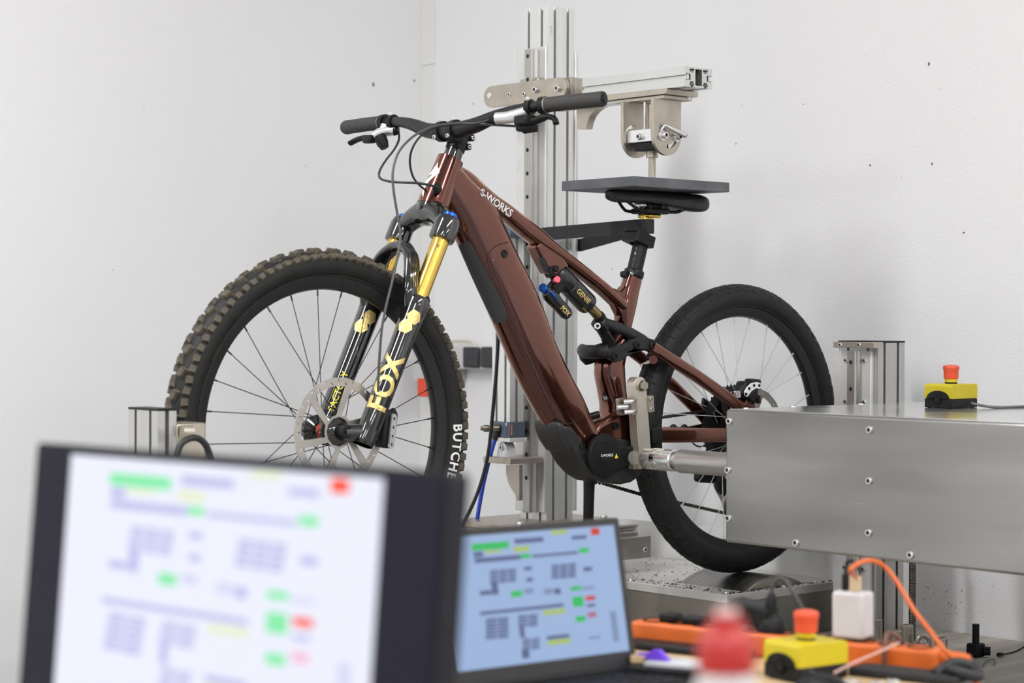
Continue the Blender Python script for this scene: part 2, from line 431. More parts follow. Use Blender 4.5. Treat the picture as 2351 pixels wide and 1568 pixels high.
# ================================================================== column with vertical rail
CZ0 = .69; CZ1 = P(1257, 14, X=-.2).z
t = thing('gantry_column', 'tall aluminium extrusion column with vertical rail behind the bike', 'column', (-.155, .526, .652))
mb = profile(MB(), (-.155, .526, CZ0), EX, EY, CZ1-CZ0, .09, .10, 2, 2, [rrect(-.018, -.018, .018, .018, .004)])
ob('extrusion', mb, ALU, t, 30)
zpt = P(1230, 109, X=-.21).z
ob('rail_plate', MB().box2((-.2105, .474, CZ0+.02), (-.2005, .586, zpt)), PLATE, t, 38, .0015)
ob('side_plate', MB().box2((-.1095, .470, CZ0+.02), (-.0995, .582, zpt-.005)), PLATE, t, 38, .0015)
yr = P(1210, 400, X=-.24).y
ob('rail', MB().plate([(a*.8, b*1.1) for a, b in RAILO], (-.2105, yr, CZ0+.02), EY, -EX, zpt-.008-CZ0-.02), RAILM, t, 30)
z = zpt-.05; k = 0
while z > CZ0+.05:
    screw((-.2105, P(1229, 400, X=-.211).y, z), -EX, .0075, t, .004); screw((-.2105, yr+.032, z), -EX, .0075, t, .004)
    z -= .1
z = zpt-.025
while z > CZ0+.05:
    ob('bolt_hole_shade', MB().lathe([(.0001, .0004), (.0042, .0004), (.0055, .0001)], (-.2391, yr, z), -EX, 14), DARK, t)  # raised near-black disc, the shade of a bolt hole put into colour
    z -= .06
ob('foot_plate', MB().box2((-.36, .40, .6722), (-.02, .66, .69)), NICKEL, t, 38, .002)
ob('base_plate', MB().box2((-.46, .36, .6522), (.0, .69, .672)), NICKEL, t, 38, .002)
for x, y in ((-.34, .42), (-.34, .64), (-.05, .42)): screw((x, y, .69), EZ, .009, t, .009)
q = P(1266, 70, Y=.476)
mb = MB()
for k in range(4): mb.box(q-EY*.0003+EZ*(.009-.006*k), (.007, .0006, .0016), Matrix.Rotation(.35, 3, 'Y'))
ob('stamp', mb, mat('engraved grey', (.42, .42, .42), .5, .5), t, 0)

# ================================================================== press arm over the saddle
XA0, XA1 = -.325, -.235
t = thing('saddle_press_arm', 'aluminium and nickel press arm reaching out above the saddle', 'arm', (-.28, 0, 1.53))
yl = P(1110, 216, X=XA0).y; yn = P(1300, 205, X=XA0).y; zc = (P(1120, 218, X=XA0).z); hh = .027
zcn = P(1280, 208, X=XA0).z
zc = (zc+zcn)/2
def stadium(y0, y1, zc, h, n=8):
    o = []
    for i in range(n+1): a = -pi/2+pi*i/n; o.append((y1-h+h*cos(a), zc+h*sin(a)))
    for i in range(n+1): a = pi/2+pi*i/n; o.append((y0+h+h*cos(a), zc+h*sin(a)))
    return o
for i in range(6):
    x0 = XA0+i*.015
    full = i in (0, 5)
    o = stadium(yn, yl, zc, hh) if full else [(yn+.004, zc-hh), (yn+.0, zc-hh+.004), (yn, zc+hh-.004), (yn+.004, zc+hh), (yl-.14, zc+hh), (yl-.14, zc-hh)]
    if not full: o = [(a+.0, b) for a, b in o]
    ob('arm_plate', MB().plate([(y, z) for y, z in o], (x0+.0004, 0, 0), EY, EZ, .0142), NICKEL, t, 38, .0008, 1)
sx = XA0
for px_, py_, r in ((1169, 217, .006), (1203, 216, .006), (1232, 206, .008), (1283, 203, .008)):
    screw(P(px_, py_, X=sx), -EX, r, t, r*(.4 if r < .007 else 1.2))
ob('pivot_pin', MB().lathe([(.0001, .001), (.007, .001), (.008, 0), (.008, -.004)], P(1123, 219, X=sx), -EX, 20), SILVER, t)
ob('carriage', MB().box2((XA1+.001, yr-.035, zc-.05), (-.2105+.0, yr+.035, zc+.05)), NICKEL, t, 38, .002)
BT = P(1567, 151, Y=-.13).z; BH = .046; YB = -.13
bw = XA1-XA0
mb = profile(MB(), ((XA0+XA1)/2, YB, BT-BH/2), -EX, EZ, P(1337, 195, X=XA0).y-YB, bw, BH, 2, 1, [rrect(-.011, -.019, .011, .019, .002)] + [rrect(s*.033-.006, -.007, s*.033+.006, .007, .002) for s in (-1, 1)])
ob('beam', mb, ALUX, t, 30)
ob('white_tag', MB().box2((XA0+.001, P(1336, 185, X=XA0).y-.02, BT), (XA0+.03, P(1336, 185, X=XA0).y+.012, BT+.0012)), WHITEP, t)
XR = P(1497, 370, Y=0).x
zb0 = BT-BH
ob('mount_plate', MB().box2((XA0-.006, -.075, zb0-.0135), (XA1+.012, .17, zb0-.0005)), NICKEL, t, 38, .0012)
ob('spacer_plate', MB().box2((XA0+.0, -.062, zb0-.0225), (XA1+.004, .10, zb0-.014)), NICKEL, t, 38, .0012)
ob('slide_rail', MB().box2((XA0+.006, .10, zb0-.021), (XA0+.045, .34, zb0-.014)), ALUX, t, 38, .001)
zs = zb0-.0228; zbot = P(1531, 357, Y=-.05).z; wr = .046
def ucheek(y, holes):
    r = wr; o = [(-wr, zs), (-wr, zbot+r)]
    for i in range(1, 16): a = pi+pi*i/16; o.append((r*cos(a), zbot+r+r*sin(a)))
    o += [(wr, zbot+r), (wr, zs)]
    o = o[::-1]
    return MB().plate(o, (XR, y, 0), EX, EZ, .009, holes)
zp = P(1531, 311, Y=-.05).z-.0
arc = []
for i in range(9): a = radians(-100+85*i/8); arc.append((.004+.030*cos(a), zp+.030*sin(a)))
for i in range(9): a = radians(-15-85*i/8); arc.append((.004+.021*cos(a), zp+.021*sin(a)))
arc2 = [(-x*.9, 2*zp-z_+.0) for x, z_ in arc]
ob('cheek_plate', ucheek(-.041, [arc]), NICKEL, t, 38, .0008, 1)
ob('cheek_plate', ucheek(.059, [arc, [(x-.01, z_) for x, z_ in arc2]]), NICKEL, t, 38, .0008, 1)
ob('clamp_block', MB().box2((XR-.034, -.040, zp-.014), (XR+.026, .049, zp+.016)), SILVER, t, 38, .0015)
screw(P(1471, 314, X=XR-.034), -EX, .0075, t, .010)
ob('pad', MB().box2((XR-.03, -.035, zp-.034), (XR+.02, .03, zp-.0145)), BLACKP, t, 38, .002)
PZ = P(1455, 427, Y=-.12).z; PT = .0225
ob('coupling', MB().cyl((XR, 0, P(1497, 343, Y=0).z), (XR, 0, P(1497, 362, Y=0).z), .0145), NICKEL, t)
ob('press_rod', MB().cyl((XR, 0, PZ+PT-.001), (XR, 0, zb0-.03), .0088), NICKEL, t)
ob('threaded_rod', MB().cyl((XR-.012, .012, zp+.016), (XR-.012, .012, zs), .004), STEEL, t)
screw((XR-.01, -.02, zs-.001), -EZ, .009, t, .008)
screw((XR+.06, -.06, zb0-.0135), -EZ, .006, t, .007)
for px_, py_, r in ((1520, 311, .0125), (1553, 315, .011)):
    q = P(px_, py_, Y=-.0505)
    ob('washer', MB().lathe([(.001, .003), (r, .003), (r, 0)], q, -EY, 20), STEEL, t); screw(q-EY*.003, -EY, r*.65, t, .012)
a = P(1527, 288, Y=-.058); b = P(1574, 311, Y=-.075)
ob('clamp_lever', MB().tube(smooth_path([P(1518, 300, Y=-.052), a, a.lerp(b, .2), a.lerp(b, .6), b], 4), [.003]*4+[.004]*4+[.0055]*4+[.006]*4+[.0062], 12), mat('grey lever alloy', (.55, .55, .54), .35, .7), t)
ob('lever_end', MB().lathe([(.0001, .0025), (.004, .0025), (.0062, 0)], b, b-a, 14), BLACKP, t)
mb = MB().plate([(P(x, y, X=-.28).y, P(x, y, X=-.28).z) for x, y in ((1331, 226), (1331, 297), (1352, 297), (1355, 282), (1361, 267), (1370, 256), (1382, 247), (1400, 240), (1428, 235), (1428, 226))], (-.29, 0, 0), EY, EZ, .022)
ob('gusset', mb, NICKEL, t, 38)
ob('press_plate', MB().box2((P(1455, 405, Y=-.12).x, -.12, PZ), (P(1675, 420, Y=-.12).x, .12, PZ+PT)), GREYPL, t, 38, .0012)

# ================================================================== pneumatic cylinder on the far side of the column
t = thing('air_cylinder', 'slim aluminium air cylinder hanging beside the column', 'cylinder', (-.28, .545, .9))
zt_, zb_ = P(1165, 548, X=-.28).z, P(1165, 967, X=-.28).z
ya, yb_ = P(1187, 900, X=-.28).y, P(1144, 900, X=-.28).y
yc = (ya+yb_)/2
ob('barrel', profile(MB(), (-.28, yc, zb_), EX, EY, zt_-zb_, .045, yb_-ya-.004, 1, 2), ALU, t, 30)
ob('top_cap', MB().box2((-.305, ya, zt_), (-.255, yb_, zt_+.035)), VALVE, t, 38, .002)
zv = P(1165, 1003, X=-.28).z
ob('valve_block', MB().box2((-.306, ya-.002, zv), (-.254, yb_+.004, zb_-.0005)), VALVE, t, 38, .0015)
ob('orange_stripe', MB().box2((-.3068, P(1176, 985, X=-.306).y, zv+.007), (-.3058, P(1174, 985, X=-.306).y, zb_-.006)), ORANGE, t)
screw(P(1163, 974, X=-.306), -EX, .004, t, .002)
q = P(1148, 984, X=-.306)
ob('fitting', MB().lathe([(.0001, .050), (.006, .05), (.006, .043), (.009, .042), (.009, .03), (.0065, .029), (.0065, .02), (.010, .019), (.010, 0)], q+EX*.0, V((-.6, .8, 0)), 14, 0), mat('brass black fitting', (.16, .14, .10), .3, .8), t)
z1, z2 = P(1165, 1013, X=-.28).z, P(1165, 1048, X=-.28).z
ob('clevis_top', MB().box2((-.31, ya-.006, z1), (-.25, yb_-.004, zv-.0005)), PLATE, t, 38, .001)
yq = P(1160, 1028, X=-.29).y
o = [(-.022, z2), (.022, z2), (.015, z1-.012)] + [(.013*cos(pi*i/8), z1-.012+.011*sin(pi*i/8)) for i in range(1, 8)] + [(-.015, z1-.012)]
ob('clevis', MB().plate(o, (-.30, yq, 0), -EY, EZ, -.03), PLATE, t, 38)
screw((-.3005, yq, (z1+z2)/2+.004), -EX, .007, t, .006)
z3 = P(1155, 1064, X=-.28).z
ob('foot', MB().box2((-.33, P(1180, 1060, X=-.3).y-.02, z3+.004), (-.22, P(1129, 1060, X=-.3).y, z2)), NICKEL, t, 38, .001)
gp = [P(x, y, X=-.30) for x, y in ((1151, 1068), (1152, 1090), (1157, 1110), (1165, 1125), (1174, 1138), (1176, 1150), (1182, 1150), (1182, 1068))]
ob('gusset', MB().plate([(-p.y, p.z) for p in gp][::-1], (-.285, 0, 0), -EY, EZ, -.012), NICKEL, t, 38)
hp = [P(x, y, X=-.31) for x, y in ((1141, 996), (1133, 1020), (1122, 1060), (1110, 1110), (1099, 1170), (1092, 1218))]
t = thing('air_hose', 'bright blue air hose dropping from the valve block', 'hose', hp[-1])
ob('hose', MB().tube(smooth_path(hp, 6), .0055, 10), HOSEB, t); ob('hose_sleeve', MB().tube([hp[0]+(hp[0]-hp[1])*.25, hp[0].lerp(hp[1], .5)], .0085, 12), RUBBER, t)
hp = [P(x, y, X=-.36) for x, y in ((1150, 700), (1144, 780), (1139, 860), (1131, 950), (1121, 1040), (1104, 1110), (1082, 1165), (1058, 1210))]
tag(ob('power_cable', MB().tube(smooth_path(hp, 6), .0048, 10), HOSEK), 'black cable hanging beside the column behind the front tyre', 'cable')

# ================================================================== strap round the column and the seat post
SPX = P(1482, 520, Y=0).x; SZ = P(1482, 520, Y=0).z
path = []
for i in range(13):
    a = -pi/2-.25-(pi)*i/12+pi; path.append(None)
path = [(SPX+.0195*cos(a), .0195*sin(a), 0) for a in [radians(20-200*i/12) for i in range(13)]]
path = path[::-1]
path = [(SPX-.0185*cos(radians(10)), .006, .0)]
path = []
for i in range(11):                                   # round the front of the post, near side
    a = radians(60-240*i/10); path.append((SPX+.0195*cos(a), .0195*sin(a), 0))
zcol = P(1257, 538, X=-.24).z-SZ
path += [(-.245, .47, zcol), (-.245, .53, zcol), (-.22, .60, zcol), (-.155, .605, zcol-.01), (-.092, .60, zcol-.02), (-.088, .53, zcol-.022), (-.088, .47, zcol-.022)]
rings = []
hs = .0165
n = len(path)
for i in range(n):
    p = V(path[i]); tn = (V(path[(i+1) % n])-V(path[i-1])); tn.z = 0; nn = V((tn.y, -tn.x, 0)).normalized()*.0012
    c = V((p.x, p.y, SZ+p.z))
    rings.append([c+nn+EZ*hs, c-nn+EZ*hs, c-nn-EZ*hs, c+nn-EZ*hs])
tag(ob('webbing_strap', MB().loft(rings, closed=True), STRAPM, None, 30), 'black webbing strap tying the seat post back to the column', 'strap')

# ================================================================== drive housing, shaft and lever
BX0, BX1, BY0, BY1 = -.55, .10, -1.27, -.469
BZ0, BZ1 = P(1665, 1245, X=BX0).z, P(1665, 940, X=BX0).z
t = thing('drive_housing', 'large brushed sheet-metal drive housing at the right edge', 'housing', (-.2, -.9, BZ0))
ob('shell', MB().box2((BX0, BY0, BZ0), (BX1, BY1, BZ1)), SHEET, t, 38, .006, 4)
ob('lid', MB().box2((BX0+.008, BY0+.008, BZ1+.0001), (BX1-.008, BY1-.008, BZ1+.0012)), SHEETLIT, t)  # thin sheet added on the housing top to carry the painted wall reflection
for x, y in ((1675, 967), (1997, 987), (1672, 1079), (1996, 1104), (1673, 1190), (1995, 1223), (1828, 1246), (2091, 1274)):
    q = P(x, y, X=BX0)
    if q.z < BZ0+.012: q.z = BZ0+.012
    screw(q, -EX, .0072, t, .005)
for x in (-.5, -.35, -.12):
    screw((x, BY1-.012, BZ1), EZ, .006, t, .003)
for x, y in ((.06, -.62), (.07, -.98)): screw((x, y, BZ1), EZ, .006, t, .003)
XS = -.421; ZS = P(1610, 1062, X=XS).z
yA = P(1560, 1062, X=XS).y; yU = P(1500, 1060, X=XS).y; y0 = P(1466, 1058, X=XS).y
t = thing('drive_shaft', 'steel drive shaft with universal joint between crank lever and drive housing', 'shaft', (XS, yA, ZS))
ob('sleeve', MB().lathe([(.018, yA), (.0265, yA-.006), (.0265, BY1+.012), (.022, BY1+.011)], (XS, 0, ZS), EY, 40), DSTEEL, t)
ob('end_collar', MB().lathe([(.022, BY1+.011), (.025, BY1+.009), (.025, BY1+.0005)], (XS, 0, ZS), EY, 32), STEEL, t)
ob('spline', MB().lathe([(.0145, yA+.03), (.0145, yA-.001)], (XS, 0, ZS), EY, 20), DSTEEL, t, 0)
yj = P(1512, 1060, X=XS).y
ob('yoke', MB().lathe([(.008, yj+.040), (.0235, yj+.040), (.0245, yj+.036), (.0245, yj+.008)], (XS, 0, ZS), EY, 32), STEEL, t)
ob('yoke', MB().lathe([(.0245, yj-.006), (.0245, P(1549, 1060, X=XS).y), (.022, P(1551, 1060, X=XS).y), (.0145, P(1551, 1060, X=XS).y)], (XS, 0, ZS), EY, 32), STEEL, t)
for s, ang in ((1, 0), (-1, 0), (1, 1), (-1, 1)):
    d = V((cos(radians(215)+ang*pi/2), 0, sin(radians(215)+ang*pi/2)))*s
    k = 1 if ang == 0 else -1                              # which yoke the prong grows from
    c = V((XS, yj+k*.006, ZS))+d*.0185
    ob('yoke_prong', MB().plate(rrect(-.020, -.011, .020, .011, .008), c-d*.005, EY, d.cross(EY), .0105), STEEL, t, 38, .002)
    ob('cross_pin', MB().lathe([(.0001, .0065), (.004, .0065), (.0055, .0055), (.0055, 0)], V((XS, yj-k*.003, ZS))+d*.0185, d, 14), NICKEL, t)
ob('cross_block', MB().ball((XS, yj, ZS), .013), DSTEEL, t)
LY0, LY1 = y0, y0+.026
lw = .019
ztop = P(1472, 865, Y=LY0).z
XT = P(1470, 880, Y=LY0).x
XBt = P(1482, 1050, Y=LY0).x
t = thing('crank_lever', 'upright nickel-plated lever bolted to the left crank spindle', 'lever', (XS, LY0, ZS-.03))
ax = V((XT-XBt, 0, ztop-lw-ZS)).normalized(); sd = V((ax.z, 0, -ax.x)); L = (ztop-lw-ZS)/ax.z
o = [(-lw, -.024), (lw, -.024), (lw, L)] + [(lw*cos(pi*i/10), L+lw*sin(pi*i/10)) for i in range(1, 10)] + [(-lw, L)]
LEVM = mat('pale nickel lever', (.70, .655, .56), .34, .75, var=.05, vscale=20)
base = V((XBt, LY0, ZS))
ob('lever_bar', MB().plate(o, base, sd, ax, -(LY1-LY0)), LEVM, t, 38, .001)
q = base+ax*(L-.002)
ob('bolt_head', MB().lathe([(.0001, .013), (.0095, .013), (.0115, .011), (.0115, 0)], q+sd*.004, -EY, 6), NICKEL, t, 25)
ob('bolt_shaft', MB().lathe([(.013, .004), (.013, 0)], q+sd*.004, -EY, 20), NICKEL, t)
for s in (-1, 1):
    zc_ = P(1445 if s < 0 else 1492, 930, Y=LY0).z
    c = base+ax*((zc_-ZS)/ax.z)+sd*(s*(lw+.008))
    mb = MB().plate(rrect(-.009, -.019, .009, .019, .003), c-EY*.004, sd, ax, -.012)
    ob('clamp_plate', mb, NICKEL, t, 38)
    for dz in (-.0115, .0115): screw(c+ax*dz-EY*.0042, -EY, .0042, t, .003)
    if s < 0:
        mb = MB().plate(rrect(-.012, -.020, .012, .020, .004), c+EY*.022-sd*.012, sd, ax, -.010)
        ob('clamp_block', mb, NICKEL, t, 38)
        for dz in (-.012, .012):
            ob('clamp_stud', MB().cyl(c+ax*dz-sd*.004-EY*.002, c+ax*dz-sd*.020+EY*.010, .0058), SILVER, t)
        ob('clamp_stud', MB().cyl(c-sd*.008+EY*.01, c-sd*.030+EY*.022, .0062), SILVER, t)
ob('spindle_boss', MB().cyl((XS, LY1, ZS), (XS, -.062, ZS), .015), DSTEEL, t)
ob('key_block', MB().box((XBt-.022, LY0+.014, ZS-.020), (.02, .02, .012)), NICKEL, t, 38, .001)

# ================================================================== right-hand guide post, lead screw, emergency stop
PXn, PYn = .149, -.313
t = thing('guide_post', 'short aluminium guide post with rail behind the drive housing', 'post', (PXn+.025, PYn+.06, ZB))
ZT = P(2012, 787, X=PXn).z
pyL = P(1925, 850, X=PXn).y; pl = pyL-PYn; pw = P(2077, 790, Y=PYn).x-PXn
ob('extrusion', profile(MB(), (PXn+pw/2, PYn+pl/2, ZB), EX, EY, ZT-ZB, pw, pl, 2, 2), ALU2, t, 30)
ob('end_cap', MB().box2((PXn-.001, PYn-.001, ZT+.0002), (PXn+pw+.001, PYn+pl+.001, ZT+.0045)), BLACKP, t, 38, .001)
ob('mount_plate', MB().box2((PXn-.0115, PYn-.001+.012, ZB+.01), (PXn-.0005, PYn+pl+.004, ZT-.02)), PLATE, t, 38, .001)
yrl = P(1957, 850, X=PXn-.03).y
ob('rail', MB().plate([(a*.75, b*.95) for a, b in RAILO], (PXn-.0115, yrl, ZB+.01), EY, -EX, ZT-.03-ZB), RAILM, t, 30)
zq = P(1960, 832, X=PXn-.036).z
for k in range(8):
    ob('bolt_hole_shade', MB().lathe([(.0001, .0004), (.0042, .0004), (.005, .0001)], (PXn-.0363, yrl, zq-k*.064), -EX, 14), DARK, t)  # dark disc on the rail paints the shade inside a bolt hole
    for yy in (P(1984, 826, X=PXn-.012).y, P(1941, 826, X=PXn-.012).y): screw((PXn-.0115, yy, zq+.004-k*.1), -EX, .0062, t, .003)
tag(ob('carriage_plate', MB().box2((BX1+.0005, yrl-.05, BZ0+.05), (PXn-.0375, yrl+.04, BZ1-.04)), NICKEL, t, 38, .002), 'nickel carriage plate')
zn = P(1960, 792, X=PXn-.04).z
ob('stop_bar', MB().box2((PXn-.040, P(2007, 790, X=PXn-.04).y, zn-.007), (PXn-.028, P(1913, 790, X=PXn-.04).y, zn+.007)), NICKEL, t, 38, .001)
ob('stop_bar_return', MB().box2((PXn-.0285, P(2010, 790, X=PXn-.03).y, zn-.007), (PXn-.001, P(2010, 790, X=PXn-.03).y+.012, zn+.007)), NICKEL, t, 38, .001)
for x in (1929, 1972): screw(P(x, 792, X=PXn-.04), -EX, .0052, t, .003)
q = P(2094, 1470, Z=ZB)
t = thing('lead_screw', 'dark threaded lead screw standing under the drive housing', 'screw rod', (q.x, q.y, ZB))
mb = MB(); N = 56; prof = []
for i in range(N):
    zz = (BZ0-.004-ZB)*i/N; dz = (BZ0-.004-ZB)/N
    prof += [(.0078, zz), (.0088, zz+dz*.35), (.0088, zz+dz*.5), (.0078, zz+dz*.85)]
ob('thread', mb.lathe(prof, (q.x, q.y, ZB), EZ, 16), mat('oiled black steel thread', (.10, .09, .075), .4, .9), t, 20)
ob('nut_flange', MB().cyl((q.x, q.y, BZ0-.005), (q.x, q.y, BZ0-.0003), .017), NICKEL, t)
def estop(o, ang, label, s=1.0):
    o = V(o); t = thing('emergency_stop', label, 'emergency stop', o, 'yellow emergency stop boxes')
    R = Matrix.Rotation(ang, 3, 'Z')
    def tr(mb):
        mb.v = [tuple(o+R @ (V(v)*s)) for v in mb.v]; return mb
    # local x = long side, y = short side; the cable arch is on the -x... end faces along y
    hx, hy = .046, .037
    out = rrect(-hx, .0, hx, .052, .004)
    low = MB(); 
    z1 = .022
    low.box2((-hx, -hy, .002), (hx, hy, z1))
    ob('lower_shell', tr(low), BLACKP, t, 38, .002)
    up = [(-hx, z1+.0003)] + [(-hx, .046)] + [(-hx+.006*(1-cos(pi/2*i/4)), .046+.008*sin(pi/2*i/4)) for i in range(1, 5)]
    up += [(-x, z) for x, z in up[::-1]]
    mb = MB().plate([(x, z) for x, z in up], (0, hy, 0), EX, EZ, 2*hy)
    ob('upper_shell', tr(mb), YELLOW, t, 38, .003, 3)
    for sx in (-1, 1):                                     # knock-out arch on the two ends
        mb = MB(); pts = [(y, z) for y, z in [(-.030, z1+.0005)] + [(-.030*cos(pi*i/14), z1+.0005+.017*sin(pi*i/14)) for i in range(1, 14)] + [(.030, z1+.0005)]]
        mb.plate(pts if sx > 0 else [(-a, b) for a, b in pts], (sx*(hx+.0002), 0, 0), EY*sx, EZ, .0015)
        ob('cable_arch', tr(mb), BLACKP, t, 38)
        mb = MB().lathe([(.0085, .001), (.0085, .003), (.0105, .003), (.0105, .0)], (sx*(hx+.001), .002, .020), EX*sx, 20); mb.lathe([(.0001, .0025), (.007, .0025), (.0085, .001)], (sx*(hx+.001), .002, .020), EX*sx, 20)
        ob('cable_gland', tr(mb), BLACKP, t, 38)
    ob('collar', tr(MB().cyl((0, 0, .0535), (0, 0, .0575), .0135)), BLACKP, t)
    ob('yellow_ring', tr(MB().cyl((0, 0, .0575), (0, 0, .0640), .0140)), YELLOW, t)
    ob('push_button', tr(MB().lathe([(.0140, .0640), (.0160, .0655), (.0163, .082), (.0178, .086), (.0182, .0895), (.0165, .0935), (.010, .0955), (.0001, .096)], (0, 0, 0), EZ, 28)), REDP, t)
    for sx in (-1, 1):
        for sy in (-1, 1): ob('foot', tr(MB().cyl((sx*.038, sy*.029, 0), (sx*.038, sy*.029, .0019), .004)), BLACKP, t)
    return t
e = P(2187, 940, Z=BZ1)
estop((e.x+.046+.002, e.y+.040, BZ1), 0, 'yellow emergency stop box with red button on the drive housing', .98)
mb = MB().tube(smooth_path([(e.x+.06, e.y-.004, BZ1+.012), (e.x+.07, e.y-.02, BZ1+.008), (e.x+.10, e.y-.05, BZ1+.0035), (BX1-.01, e.y-.06, BZ1+.0035), (BX1+.03, e.y-.07, BZ1-.01), (BX1+.035, e.y-.07, BZ1-.1)], 5), .003, 8)
tag(ob('stop_cable', mb, mat('grey cable', (.12, .12, .12), .5)), 'thin grey cable leaving the emergency stop on the drive housing', 'cable')

# ================================================================== front fixture post at the left
t = thing('fixture_post', 'short aluminium extrusion post with nickel clamp in front of the front tyre', 'post', (-1.70, -.075, ZB))
fz = P(362, 944, X=-1.72).z; FL = P(295, 938, X=-1.72).y+.127; FWd = P(405, 940, Y=-.127).x+1.72
ob('extrusion', profile(MB(), (-1.72+FWd/2, -.127+FL/2, ZB), EX, EY, fz-ZB, FWd, FL, 1, 2), ALU2, t, 30)
ob('end_cap', MB().box2((-1.721, -.128, fz+.0002), (-1.72+FWd+.001, -.127+FL+.001, fz+.0045)), BLACKP, t, 38, .001)
bx0 = -1.72+FWd+.0005; q = P(474, 970, Y=-.125)
ob('clamp_bracket', MB().box2((bx0, -.125, q.z-.12), (q.x, -.060, q.z)), NICKEL, t, 38, .004)
a = P(412, 990, Y=-.132); b = P(437, 990, Y=-.132)
ob('clamp_pin', MB().cyl((a.x, -.137, a.z), (b.x, -.137, b.z), .0115), mat('pale nickel pin', (.66, .61, .50), .3, .85), t)
hp = [P(x, y, Y=-.19) for x, y in ((398, 1060), (412, 1026), (432, 1008), (452, 1006), (468, 1016), (478, 1034), (486, 1062), (490, 1110))]
hp[0].z -= .02
tag(ob('black_hose', MB().tube(smooth_path(hp, 6), .0062, 12), HOSEK), 'black hose arching beside the clamp at the front wheel', 'hose')

# ================================================================== wall socket strip
t = thing('socket_strip', 'light grey wall socket strip with charcoal flaps behind the front tyre', 'socket', P(1100, 850, X=XW))
a = P(1040, 793, X=XW-.05); b = P(1142, 850, X=XW-.05)
ob('body', MB().box2((XW-.05, a.y, a.z), (XW-.0005, b.y, b.z)), WGREY, t, 38, .006, 3)
for x0, x1 in ((1068, 1103), (1109, 1137)):
    c0 = P(x0, 796, X=XW-.052); c1_ = P(x1, 845, X=XW-.052)
    ob('flap', MB().plate(rrect(min(-c0.y, -c1_.y), c1_.z, max(-c0.y, -c1_.y), c0.z, .012), (XW-.0505, 0, 0), -EY, EZ, -.014 if 0 else .0, ) if 0 else MB().box2((XW-.064, c0.y, c0.z), (XW-.0505, c1_.y, c1_.z)), SOCK, t, 38, .006, 3)
hp = [P(x, y, X=XW-.03) for x, y in ((1030, 784), (1060, 783), (1080, 784), (1088, 790), (1090, 797))]
ob('conduit', MB().tube(smooth_path(hp, 5), .0045, 10), mat('cream conduit', (.62, .59, .50), .5), t)
t = thing('wall_switch_box', 'grey wall switch box with orange-red handle seen through the front wheel', 'switch', P(965, 880, X=XW))
a = P(946, 800, X=XW-.09); b = P(1020, 880, X=XW-.09)
ob('body', MB().box2((XW-.09, a.y, a.z), (XW-.0005, b.y, b.z)), mat('pale switch box', (.56, .555, .55), .5), t, 38, .004)
a = P(972, 868, X=XW-.10); b = P(994, 911, X=XW-.10)
ob('handle', MB().box2((XW-.125, a.y, a.z), (XW-.0905, b.y, b.z)), mat('orange-red switch handle', (.75, .08, .03), .4), t, 38, .003)
for k in range(2):
    q = P(962, 828+k*5, X=XW-.0905); ob('rating_mark', MB().box((q.x, q.y, q.z), (.0006, .022, .0035)), SOCK, t)

mb = MB(); rnd = random.Random(11)
def fleck(q, n, s):
    u = EY if abs(n.x) > .5 else EX; k = rnd.randint(4, 6); a0 = rnd.uniform(0, 6)
    mb.add([q+n*.0006+u*(s*rnd.uniform(.5, 1)*cos(a0+2*pi*i/k))+EZ*(s*rnd.uniform(.6, 1.7)*sin(a0+2*pi*i/k)) for i in range(k)], [tuple(range(k))])
for x, y, s_ in ((2133, 147, .004), (2140, 377, .0035), (1998, 380, .004), (1845, 240, .002), (2213, 534, .004), (1087, 238, .003), (1405, 617, .003), (1690, 330, .0025), (1560, 700, .002)): fleck(P(x, y, X=XW), -EX, s_)
for i in range(90):
    fleck(P(rnd.gauss(2185, 38), rnd.gauss(1385, 36), X=XW), -EX, rnd.choice((.0006, .0008, .0011, .0018)))
for i in range(40): fleck(P(rnd.uniform(1600, 2340), rnd.uniform(120, 900), X=XW), -EX, rnd.uniform(.0006, .0012))
for x, y, s_ in ((857, 194, .006), (951, 185, .004), (330, 245, .002), (260, 620, .002), (700, 380, .002)): fleck(P(x, y, Y=YW), -EY, s_)
tag(ob('wall_scuffs', mb, mat('dark splash', (.07, .065, .06), .8), None, 0), 'tiny dark splashes and scuffs scattered on the white walls', 'splashes', kind='stuff')
# ================================================================== the mountain bike
FC = V((-1.25, 0, .975)); RC = V((0, 0, .94))
bike = thing('mountain_bike', 'cherry red-brown full-suspension electric mountain bike clamped in the test rig', 'bicycle', (-.6, 0, .585))
TOCAM = (CAM-V((-.8, 0, 1.2))).normalized()

